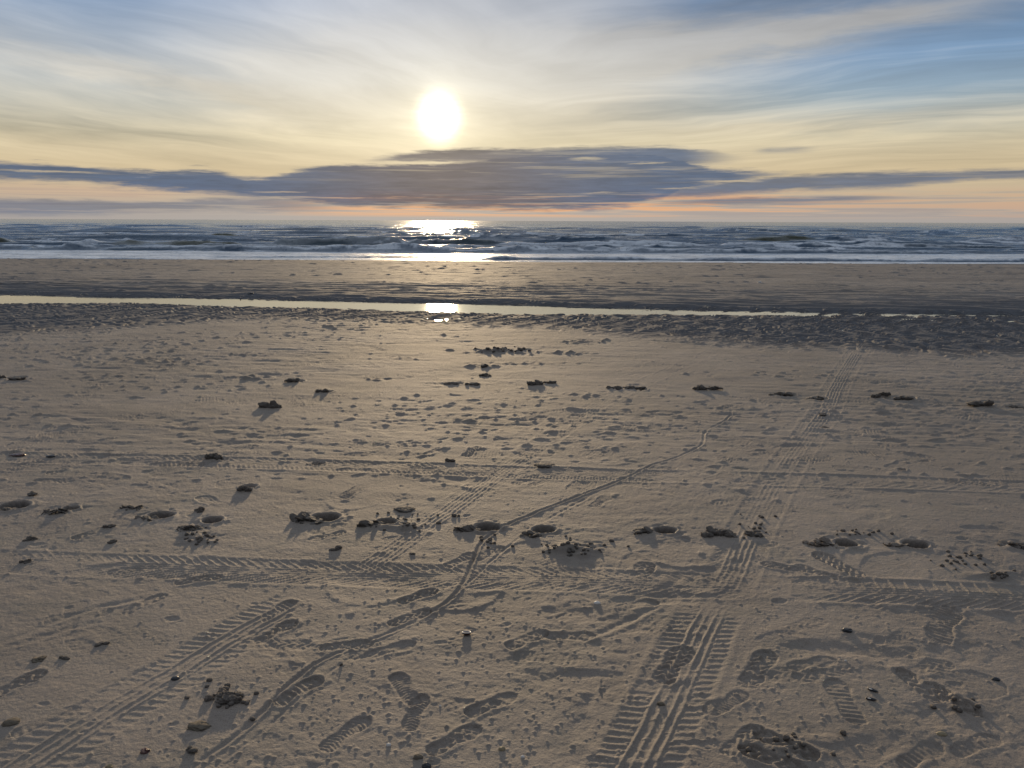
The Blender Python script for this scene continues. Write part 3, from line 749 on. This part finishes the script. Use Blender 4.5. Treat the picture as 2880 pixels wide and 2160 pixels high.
    for k in range(48):                                         # long low breaker lines
        yc = 46 + 60 * rr.random() ** 1.3; xc = rr.uniform(-.8, .8) * yc; L = rr.uniform(6, 20); h = rr.uniform(.10, .17)
        i0, i1 = np.searchsorted(ry, (yc - 3, yc + 5)); j0, j1 = np.searchsorted(s, ((xc - L * 1.4) / (yc - 3), (xc + L * 1.4) / (yc - 3))); q = (slice(i0, i1), slice(j0, j1))
        if i1 <= i0 or j1 <= j0: continue
        x_, y_ = X[q], Y[q]
        t = y_ - yc - fb(x_ * .2 + k, y_ * 0, 3, 4) * 2.2
        xe = np.exp(-((x_ - xc) / L) ** 6)
        Z[q] += h * xe * np.where(t < 0, np.exp(-(t / (h * 1.6)) ** 2), np.exp(-(t / (h * 5)) ** 2))
        foam[q] = np.maximum(foam[q], xe * ss(t, -h * .8, 0) * (1 - ss(t, h * 2.5, h * 7)) * ss(fb(x_ * 1.1, y_ * 1.8, 5, 4), -.20, .02))
    Z *= 1 - .6 * ss(Y, 110, 500)
    Z += fb(X * 3.0, Y * 4.0, 6, 3) * .030 * (1 - ss(Y, 60, 200))
    m, nt, b = newmat('sea_water'); P = posn(nt)
    fo = attr(nt, 'foam'); ol = attr(nt, 'olive')
    c = mixc(nt, noise(nt, P, 0.05, 3), (0.025, 0.070, 0.150, 1), (0.050, 0.100, 0.150, 1))
    c = mixc(nt, ol, c, (0.055, 0.058, 0.022, 1))
    fn = noise(nt, P, 3.5, 6, 0.65)
    fa = (fo * sstep(fn, 0.22, 0.50)).clamp()
    c = mixc(nt, fa, c, (0.84, 0.88, 0.93, 1))
    setin(nt, b, 'Base Color', c)
    setin(nt, b, 'Roughness', sstep(fa, 0.0, 0.8, 0.17, 0.42))
    b.inputs['IOR'].default_value = 1.33
    v = node(nt, 'ShaderNodeMapping'); v.inputs['Scale'].default_value = (1, 1.7, 1); nt.links.new(P, v.inputs[0])
    hb = noise(nt, v.outputs[0], 1.6, 7, 0.68) * 0.42 + noise(nt, v.outputs[0], 0.30, 4, 0.6) * 0.9
    bump(nt, b, hb, 0.6, 0.40)
    o = grid_mesh('sea_water', X, Y, Z + ZS, {'foam': foam, 'olive': olive}, m)
    o['kind'] = 'structure'
sea()

# ------------------------------------------------------------------ loose things on the sand
def vn3(p, k=0):
    return (vn(p[:, 0] + p[:, 2] * .71, p[:, 1] + p[:, 2] * .53, k) + vn(p[:, 1] + 31.7, p[:, 2] + p[:, 0] * .4, k + 1) + vn(p[:, 2] + 11.1, p[:, 0] + p[:, 1] * .3 + 5, k + 2)) / 3 - .5
import bmesh
def ico(sub):
    bm = bmesh.new(); bmesh.ops.create_icosphere(bm, subdivisions=sub, radius=1)
    bm.verts.ensure_lookup_table()
    v = np.array([x.co[:] for x in bm.verts]); f = [[x.index for x in q.verts] for q in bm.faces]
    bm.free(); return v, f
ICO = {s: ico(s) for s in (2, 3, 4, 5)}
def lump(size, seed, sub=4, rough=.35, freq=1.6, flat=.25, ledge=0.0):
    v, f = ICO[sub]; v = v.copy(); r = 1.0
    q = v * freq + seed * 13.7 + 50
    n = vn3(q, seed) * 2 * rough + vn3(q * 2.3, seed + 1) * rough * 1.3 - np.abs(vn3(q * 3.1, seed + 5)) * rough * 2.2 + vn3(q * 5.1, seed + 2) * rough * .9 + vn3(q * 11, seed + 3) * rough * .6 + .1
    if ledge: n = n - np.abs(vn3(q * 1.7 + 7, seed + 4)) * ledge
    v = v * (1 + n)[:, None]
    v[:, 2] = np.where(v[:, 2] < -flat, -flat + (v[:, 2] + flat) * .15, v[:, 2])
    return v * np.array(size), f
def mesh_of(name, parts, mat, smooth=True):
    V = []; Fc = []; n = 0
    for v, f in parts:
        V.append(v); Fc += [[i + n for i in q] for q in f]; n += len(v)
    me = bpy.data.meshes.new(name); me.from_pydata(np.vstack(V).tolist(), [], Fc)
    me.polygons.foreach_set('use_smooth', [smooth] * len(me.polygons)); me.materials.append(mat); me.update()
    return me
def rotz(v, a):
    c, s = math.cos(a), math.sin(a); return v @ np.array([[c, s, 0], [-s, c, 0], [0, 0, 1]])
def put(name, me, loc, label, cat, group=None, rz=0.0, scale=1.0, tilt=(0, 0)):
    o = bpy.data.objects.new(name, me); COL.objects.link(o); o.location = loc
    o.rotation_euler = (tilt[0], tilt[1], rz); o.scale = (scale,) * 3
    o['label'] = label; o['category'] = cat
    if group: o['group'] = group
    return o
def at(px, py, dz=0.0):
    z = 0.0
    for _ in range(3):
        g = gp(px, py, z); z = height(g[0], g[1])
    return (g[0], g[1], z + dz)
def pxm(px, py):
    return float(np.linalg.norm(gp(px + 1, py) - gp(px, py)))
clod_m = sand_material('wet_sand_clod', 0.45, False)
clod_m2 = sand_material('pale_sand_clod', 0.75, False)

# clumps thrown out beside the deep prints: folded slabs of damp sand
CL = [((20, 1432), 50, 16, 'folded', 'clump of damp sand cut by the left edge, first of the near row'),
      ((163, 1436), 66, 28, 'jag', 'dark jagged clump of damp sand, second from the left end of the near row'),
      ((372, 1428), 62, 14, 'jag', 'low ragged strip of sand behind the hole with the curled rim'),
      ((418, 1458), 54, 15, 'folded', 'small rounded clump of sand in the mouth of the third hole from the left'),
      ((545, 1480), 72, 28, 'jag', 'crumbly dark clump of sand with a trail of crumbs below it'),
      ((865, 1456), 80, 28, 'folded', 'long smooth clump of sand left of the wide grey hole'),
      ((1047, 1466), 62, 36, 'folded', 'tall folded dome of sand in the hole beside the black crumbs'),
      ((1318, 1482), 66, 26, 'folded', 'rounded clump of sand left of the neat oval hole'),
      ((1493, 1500), 56, 28, 'slab', 'stack of smooth lumps of sand left of the hole with a crumb trail'),
      ((1815, 1490), 60, 24, 'slab', 'pair of rounded lumps of sand with a long soft shadow'),
      ((2028, 1490), 90, 46, 'block', 'tall pile of broken blocks of damp sand beside the tyre track'),
      ((2310, 1522), 84, 30, 'jag', 'crumbly tan clump of sand left of the hole with the wide rim'),
      ((2530, 1530), 66, 26, 'folded', 'tan layered clump of sand left of the hole with a spray of crumbs'),
      ((2845, 1528), 66, 26, 'folded', 'tan clump of sand cut by the right edge of the picture')]
for i, ((px, py), w, h, kind, lab) in enumerate(CL):
    k = pxm(px, py); W_, Hh = w * k, h * k
    parts = []
    rr = random.Random(100 + i)
    n = {'folded': 9, 'jag': 12, 'slab': 7, 'block': 16}[kind]
    for j in range(n):
        t = (j + .5) / n - .5
        big = {'folded': .26, 'jag': .19, 'slab': .27, 'block': .18}[kind] * rr.uniform(.5, 1.05)
        thick = {'folded': .30, 'jag': .45, 'slab': .55, 'block': .75}[kind]
        v, f = lump((W_ * big, W_ * big * rr.uniform(.6, .9), W_ * big * thick * (.72 if kind == 'block' else .52)), 10 * i + j, 4, {'folded': .34, 'jag': .5, 'slab': .22, 'block': .34}[kind], 1.1, .9, .3)
        a, b_ = rr.uniform(-.7, .7), rr.uniform(-.2, .75)
        ca, sa, cb, sb = math.cos(a), math.sin(a), math.cos(b_), math.sin(b_)
        v = v @ np.array([[cb, 0, -sb], [0, 1, 0], [sb, 0, cb]]) @ np.array([[1, 0, 0], [0, ca, sa], [0, -sa, ca]])
        hh = (1 - (2 * t) ** 2) * Hh * .38
        parts.append((rotz(v, rr.uniform(-1.2, 1.2)) + np.array([t * W_ * .85 - W_ * .06, rr.uniform(-.17, .17) * W_, rr.uniform(-.02, .9) * hh - .003]), f))
    for j in range(16):
        q = W_ * rr.uniform(.02, .055)
        v, f = lump((q, q * .9, q * .8), 50 * i + j, 2, .4, 1.2, .6, .3)
        parts.append((v + np.array([rr.uniform(-.62, .5) * W_, rr.uniform(-.32, .28) * W_, q * .3]), f))
    g = gp(px, py + h * .34); z0 = float(np.median([height(g[0] + a, g[1] + b) for a in (-.09, -.05, 0) for b in (-.06, 0, .03)]))
    me = mesh_of('sand_clump', parts, clod_m if px < 2250 else clod_m2)
    put('sand_clump', me, (g[0], g[1], max(z0, -0.008)), lab, 'sand clump', 'clumps of sand kicked up beside the near row of holes')

# lumps of the second, farther row
FR = [((822, 1068), 36, 12, 'flat dark lump of sand far left in the farther row'), ((905, 1098), 30, 11, 'dark lump of sand below the far left lump of the farther row'), ((762, 1137), 50, 18, 'wide grey lump of sand on the left, nearer than the farther row'),
      ((1270, 1074), 46, 15, 'wide black lump of sand, leftmost of the pair under the glow of the sun'), ((1325, 1077), 34, 12, 'smaller black lump of sand, right one of the pair under the glow of the sun'),
      ((1502, 1076), 36, 12, 'domed black lump of sand with a flat tail, below the churned patch'), ((1545, 1075), 30, 6, 'flat tail piece of sand right of the domed black lump'),
      ((1725, 1089), 34, 11, 'black oval lump of sand left of the long thin one'), ((1785, 1090), 56, 7, 'long thin dark strip of sand in the farther row'),
      ((1967, 1090), 34, 11, 'black lump of sand, left half of the double one by the middle tyre track'), ((2010, 1092), 40, 9, 'flat black lump of sand, right half of the double one by the middle tyre track'),
      ((2195, 1106), 52, 16, 'peaked black lump of sand left of the long tyre track'), ((2290, 1116), 46, 11, 'ragged lump of sand lying in the long tyre track'),
      ((2465, 1113), 22, 13, 'small black lump of sand right of the long tyre track'), ((2487, 1115), 30, 11, 'flat black lump touching the small one right of the long tyre track'),
      ((2542, 1118), 42, 13, 'black wedge of sand right of the touching pair'), ((2750, 1134), 58, 16, 'tan and black lump of sand near the right edge, farther row'), ((2848, 1141), 50, 14, 'black lump of sand last on the right of the farther row'),
      ((882, 1300), 42, 15, 'dark tilted lump of sand beyond the left half of the far cross track'), ((600, 1283), 40, 14, 'jagged lump of sand just above the far cross track'), ((690, 1372), 38, 16, 'grey crumbly lump of sand with a soft shadow left of the middle'),
      ((2, 1060), 20, 8, 'dark lump of sand cut by the left edge, farther row'), ((50, 1063), 36, 8, 'thin dark lump of sand beside the left edge, farther row')]
for i, ((px, py), w, h, lab) in enumerate(FR):
    k = pxm(px, py); W_, Hh = w * k * 1.25, h * k * .85
    rr = random.Random(300 + i); parts = []
    for j in range(4):
        v, f = lump((W_ * rr.uniform(.13, .26), W_ * rr.uniform(.1, .2), Hh * rr.uniform(.35, .9)), 400 + 10 * i + j, 3, .6, 1.3, .5, .4)
        parts.append((v + np.array([(j / 3 - .5) * W_ * .6, rr.uniform(-.1, .1) * W_, 0]), f))
    g = at(px, py + h * .4, .008)
    put('sand_lump', mesh_of('sand_lump', parts, clod_m), g, lab, 'sand lump', 'lumps of sand in the farther row of footprints')

# other single clods, stones and shells
stone_m, nt, b = newmat('stone'); c = mixc(nt, noise(nt, posn(nt), 90, 4), (0.10, 0.085, 0.07, 1), (0.22, 0.18, 0.13, 1)); setin(nt, b, 'Base Color', c); b.inputs['Roughness'].default_value = .9; b.inputs['Specular IOR Level'].default_value = .2
black_m, nt, b = newmat('black_shell'); c = mixc(nt, noise(nt, posn(nt), 160, 4), (0.012, 0.014, 0.018, 1), (0.035, 0.035, 0.04, 1)); setin(nt, b, 'Base Color', c); b.inputs['Roughness'].default_value = .3
white_m, nt, b = newmat('white_shell'); c = mixc(nt, noise(nt, posn(nt), 200, 3), (0.80, 0.76, 0.70, 1), (0.62, 0.56, 0.50, 1)); setin(nt, b, 'Base Color', c); b.inputs['Roughness'].default_value = .45
brown_m, nt, b = newmat('brown_shell'); c = mixc(nt, noise(nt, posn(nt), 150, 4), (0.045, 0.012, 0.008, 1), (0.10, 0.03, 0.018, 1)); setin(nt, b, 'Base Color', c); b.inputs['Roughness'].default_value = .3
yel_m, nt, b = newmat('ochre_stone'); c = mixc(nt, noise(nt, posn(nt), 120, 4), (0.34, 0.27, 0.16, 1), (0.22, 0.17, 0.10, 1)); setin(nt, b, 'Base Color', c); b.inputs['Roughness'].default_value = .6

def single(name, px, py, w, h, mat, lab, cat, seed, rough=.25, n=1, rz=0, deep=1.0, sub=4, group=None, lift=0.0):
    if cat == 'sand clod' and n == 1: n = 4
    k = pxm(px, py); W_, Hh = w * k, h * k * (.62 if w < 50 else .42)
    rr = random.Random(seed); parts = []
    if n == 1:
        v, f = lump((W_ * .5, W_ * .36 * deep, Hh * (1.0 if w < 30 else .8)), seed, sub, rough * (1.0 if w < 30 else 2.0), 1.1, .4, .2); parts = [(rotz(v, rz), f)]
    else:
        for j in range(n):
            v, f = lump((W_ * rr.uniform(.16, .28), W_ * rr.uniform(.14, .22), Hh * rr.uniform(.3, .62)), seed + j, sub, rough * 1.25, 1.4, .6, .3)
            parts.append((v + np.array([rr.uniform(-.34, .34) * W_, rr.uniform(-.2, .2) * W_, rr.uniform(0, .4) * Hh]), f))
    put(name, mesh_of(name, parts, mat), at(px, py + h * .35, lift), lab, cat, group)
single('sand_clod', 642, 1948, 74, 56, clod_m, 'large crumbly clod of sand with a ragged top near the lower left tyre track', 'sand clod', 601, .55, 13)
single('sand_clod', 588, 1960, 34, 20, clod_m2, 'small crumbs of sand stuck together left of the large crumbly clod', 'sand clod', 633, .5, 6)
single('stone', 558, 2034, 56, 26, stone_m, 'pale flat stone with a dark hollow under it, below the large crumbly clod', 'stone', 602, .22)
single('sand_clod', 532, 2105, 46, 22, clod_m, 'dark low clod of sand beside the thin curved furrow at the bottom', 'sand clod', 603, .4, 4)
single('stone', 33, 2026, 48, 18, stone_m, 'brown oblong stone on smooth sand near the left edge', 'stone', 604, .12)
single('stone', 108, 1850, 40, 16, stone_m, 'rough grey stone left of a small pit on the left side', 'stone', 605, .35)
single('sand_clod', 182, 1846, 34, 14, clod_m, 'small domed clod of sand right of the rough grey stone', 'sand clod', 606, .3)
single('sand_clod', 288, 1808, 36, 12, clod_m, 'thin-lipped clod of sand casting a long dark shadow on the left', 'sand clod', 607, .3)
single('pebble', 493, 1906, 24, 12, black_m, 'glossy black pebble lying in the lower left tyre track', 'pebble', 608, .12)
single('stone', 411, 2108, 30, 15, brown_m, 'reddish brown stone alone on smooth sand at the bottom left', 'stone', 609, .35)
single('stone', 308, 2152, 20, 16, yel_m, 'ochre stone on the bottom edge left of the thin furrow', 'stone', 610, .3)
single('stone', 1859, 1977, 22, 14, stone_m, 'angular stone between the ridges of the big tyre track', 'stone', 611, .3)
single('stone', 2648, 2061, 28, 12, yel_m, 'ochre oval stone near the bottom right footprints', 'stone', 612, .12)
single('stone', 1176, 2126, 26, 14, stone_m, 'dark stone half covered in sand in the bottom middle', 'stone', 613, .3)
single('stone', 1200, 2152, 26, 14, black_m, 'black stone at the bottom edge, in the middle', 'stone', 614, .3)
single('stone', 1412, 2104, 20, 12, yel_m, 'small ochre stone at the tip of a smooth footprint in the bottom middle', 'stone', 615, .3)
single('pebble', 1093, 2093, 14, 11, white_m, 'white round pebble on the sand in the bottom middle', 'pebble', 616, .15)
single('shell', 1470, 2127, 11, 9, white_m, 'tiny cream shell among bumps left of the big tyre track', 'shell', 617, .2)
single('pebble', 1238, 1984, 7, 6, white_m, 'tiny white pebble beside a heel mark in the bottom middle', 'pebble', 618, .15)
single('pebble', 2378, 1857, 7, 6, white_m, 'tiny white pebble on smooth sand at the lower right', 'pebble', 619, .15)
single('stone', 2382, 1770, 26, 12, black_m, 'black stone with a bright speck, right of the big tyre track', 'stone', 620, .3)
single('shell', 1679, 1693, 18, 10, white_m, 'white shell lying in an oval pit under the near cross track', 'shell', 621, .15)
single('stone', 50, 1277, 42, 11, brown_m, 'dark reddish oval stone beside the left end of the far cross track', 'stone', 622, .2)
single('stone', 142, 1282, 24, 8, black_m, 'black oval stone right of the dark reddish one on the far left', 'stone', 623, .2)
single('shell', 292, 831, 4, 6, white_m, 'tiny white upright shell at the far edge of the tidal pool', 'shell', 624, .2, deep=.6)
single('shell', 313, 832, 5, 4, white_m, 'tiny white low shell right of the upright one at the far edge of the pool', 'shell', 625, .2)
single('shell', 2137, 793, 8, 5, white_m, 'white shell on the sandbar right of the middle', 'shell', 626, .2)
single('stone', 677, 846, 4, 6, black_m, 'tiny black stone standing in the shallow tidal pool', 'stone', 627, .2)
single('stone', 705, 826, 16, 5, black_m, 'thin black piece of debris above the pool on the sandbar', 'stone', 628, .4)
single('pebble', 2800, 1908, 22, 12, black_m, 'dark pebble with a long shadow near the right edge', 'pebble', 629, .2)
single('sand_clod', 960, 1868, 9, 12, clod_m, 'small upright crumb of sand behind the thin curved furrow', 'sand clod', 630, .4)
single('sand_clod', 80, 1512, 40, 18, clod_m, 'dark pair of stuck crumbs of sand with a slanting shadow on the left', 'sand clod', 631, .5, 4)
single('sand_clod', 70, 1575, 36, 18, clod_m, 'ragged clod of sand on the left end of the near cross track', 'sand clod', 632, .5, 4)
single('sand_clod', 318, 1521, 34, 12, clod_m, 'flat-topped clod of sand with a soft shadow, left of the middle', 'sand clod', 634, .3)
single('sand_clod', 300, 1480, 34, 14, clod_m, 'dark sloping clod of sand between two of the near holes on the left', 'sand clod', 635, .4)
single('sand_clod', 85, 1387, 44, 14, clod_m, 'dark wedge of sand near the left edge above the row of holes', 'sand clod', 636, .4)
single('sand_clod', 555, 1430, 34, 20, clod_m, 'crumb of sand with a soft shadow above the crumbly dark clump', 'sand clod', 637, .4)
single('sand_clod', 945, 1540, 38, 16, clod_m, 'blue-grey clod of sand under the long smooth clump', 'sand clod', 638, .3)
single('sand_clod', 1160, 1554, 24, 10, clod_m, 'small domed clod of sand left of the curved furrow', 'sand clod', 639, .3)
single('sand_clod', 1540, 1305, 60, 12, clod_m, 'row of stuck black crumbs of sand on the far cross track in the middle', 'sand clod', 640, .5, 7)
single('sand_clod', 1510, 1305, 26, 8, clod_m, 'low dark clod at the left end of the row of stuck black crumbs', 'sand clod', 641, .4)
single('sand_clod', 1265, 1293, 30, 14, clod_m, 'dark clod of sand above the middle of the far cross track', 'sand clod', 642, .4)
single('sand_clod', 2315, 1163, 34, 8, clod_m, 'thin dark clod of sand right of the long tyre track', 'sand clod', 643, .3)
single('sand_clod', 1360, 1028, 30, 15, clod_m, 'little dark mound of sand below the churned patch', 'sand clod', 644, .5, 4)
single('sand_clod', 2120, 1495, 50, 24, clod_m, 'crumbs of sand stuck together right of the tall pile of blocks', 'sand clod', 645, .5, 7)
single('sand_clod', 1133, 1430, 60, 12, clod_m, 'row of dark crumbs of sand behind the tall folded dome', 'sand clod', 646, .5, 7)
single('sand_clod', 1285, 1447, 24, 14, clod_m, 'dark crumb of sand on the diagonal track left of the oval hole', 'sand clod', 647, .5, 3)
single('sand_clod', 2320, 1200, 24, 6, clod_m, 'low dark clod of sand nearer than the thin one by the long track', 'sand clod', 648, .3)

# the banded shell: brown body with a white rim and a white bit of flesh-coloured edge
k = pxm(1312, 1777); g = at(1312, 1785)
r = 13 * k
th = np.linspace(0, math.pi, 9); ps = np.linspace(0, 2 * math.pi, 28, endpoint=False)
def revolve(prof, sy=.8):
    V = [[p[0] * math.cos(a), p[0] * math.sin(a) * sy, p[1]] for p in prof for a in ps]
    n = len(ps); Fc = [[i * n + j, i * n + (j + 1) % n, (i + 1) * n + (j + 1) % n, (i + 1) * n + j] for i in range(len(prof) - 1) for j in range(n)]
    return np.array(V), Fc
root = bpy.data.objects.new('shell', None); COL.objects.link(root); root.location = g
root['label'] = 'dark brown rounded shell with a bright white rim, lying alone in the lower middle'; root['category'] = 'shell'
pr = [(0.001, -.002)] + [(r * math.sin(a) * 1.0, r * .42 * (1 - math.cos(a))) for a in np.linspace(.3, 1.75, 8)]
me = mesh_of('valve', [revolve(pr)], brown_m); o = bpy.data.objects.new('valve', me); COL.objects.link(o); o.parent = root
zt = pr[-1][1]; rt = pr[-1][0]
me = mesh_of('rim', [revolve([(rt * 1.0, zt - r * .06), (rt * 1.04, zt + r * .06), (rt * .93, zt + r * .15), (rt * .80, zt + r * .05)])], white_m)
o = bpy.data.objects.new('rim', me); COL.objects.link(o); o.parent = root
me = mesh_of('inner_lip', [revolve([(rt * .80, zt + r * .05), (rt * .5, zt - r * .1), (rt * .001, zt - r * .12)])], brown_m)
o = bpy.data.objects.new('inner_lip', me); COL.objects.link(o); o.parent = root
root.rotation_euler = (math.radians(-14), math.radians(6), .3)

# two black mussel shells at the lower right, each two valves
for (px, py, an, lab) in ((2455, 1943, -.7, 'slender black mussel shell with a white edge, upper of the lower-right pair'), (2450, 1968, -.35, 'stubby black mussel shell with a white speck, lower of the lower-right pair')):
    k = pxm(px, py); root = bpy.data.objects.new('mussel_shell', None); COL.objects.link(root); root.location = at(px, py, .003)
    root['label'] = lab; root['category'] = 'mussel shell'; root['group'] = 'pair of black mussel shells'
    for s_ in (1, -1):
        v, f = ICO[3]; v = v.copy(); tpr = 1 - .45 * (v[:, 0] * .5 + .5)
        v = v * np.array([15 * k, 6.5 * k, 4.0 * k]); v[:, 1] *= tpr; v[:, 2] = np.abs(v[:, 2]) * s_ * tpr
        c, s0 = math.cos(.35 * s_), math.sin(.35 * s_)
        v = v @ np.array([[1, 0, 0], [0, c, s0], [0, -s0, c]])
        me = mesh_of('valve', [(v, f)], black_m); o = bpy.data.objects.new('valve', me); COL.objects.link(o); o.parent = root
    v, f = lump((5 * k, 2.2 * k, 1.6 * k), 77, 2, .2); v = v + np.array([-5 * k, -4.5 * k, 3.2 * k])
    me = mesh_of('white_edge', [(v, f)], white_m); o = bpy.data.objects.new('white_edge', me); COL.objects.link(o); o.parent = root
    root.rotation_euler = (0, 0, an)

# crumbs: one shape in a dozen variants, each crumb an object of its own
CM = [mesh_of('sand_crumb', [lump((1, .85, .75), 900 + q, 2 if q % 3 else 3, .38, 1.2, .5, .3)], clod_m) for q in range(12)]
CR = [((560, 1512), 44, 22, 26, 'small dark crumb of sand scattered below the crumbly dark clump on the left'),
      ((1155, 1470), 70, 32, 34, 'small black crumb of sand scattered right of the tall folded dome'),
      ((1600, 1540), 95, 26, 48, 'small dark crumb of sand in the trail running right from the deep round hole'),
      ((1370, 1525), 40, 14, 10, 'tiny crumb of sand below the neat oval hole'),
      ((2120, 1480), 36, 26, 14, 'crumb of sand right of the tall pile of broken blocks'),
      ((2420, 1500), 60, 14, 16, 'crumb of sand behind the hole with the wide rim'),
      ((2690, 1575), 80, 26, 26, 'crumb of sand in the spray right of the tan layered clump'),
      ((2820, 1622), 50, 12, 18, 'crumb of sand in the patch near the right edge above the ladder track'),
      ((640, 1960), 70, 42, 26, 'crumb of sand round the large crumbly clod at the lower left'),
      ((2220, 2100), 110, 48, 14, 'crumb of sand in the trodden heap at the bottom right'),
      ((2690, 1980), 60, 36, 9, 'crumb of sand on the double boot print at the lower right'),
      ((1410, 986), 60, 7, 22, 'dark crumb of sand in the churned patch far out in the middle'),
      ((1370, 1057), 28, 3, 8, 'black crumb of sand in the short dotted row far out in the middle')]
for gi, ((px, py), sx_, sy_, n, lab) in enumerate(CR):
    for j in range(n):
        x, y = px + random.gauss(0, sx_ * .55), py + random.gauss(0, sy_ * .55)
        if x < -20 or x > 2900: continue
        s = random.uniform(.004, .0115) * (1.0 if py > 1300 else 2.6) * (1.25 if random.random() < .2 else 1)
        g = at(x, y, s * .25)
        put('sand_crumb', CM[random.randrange(12)], g, lab, 'sand crumb', lab.replace('small ', '').replace('tiny ', '').replace('crumb', 'crumbs', 1), random.uniform(0, 6.28), s)
print('pimples', n_p)
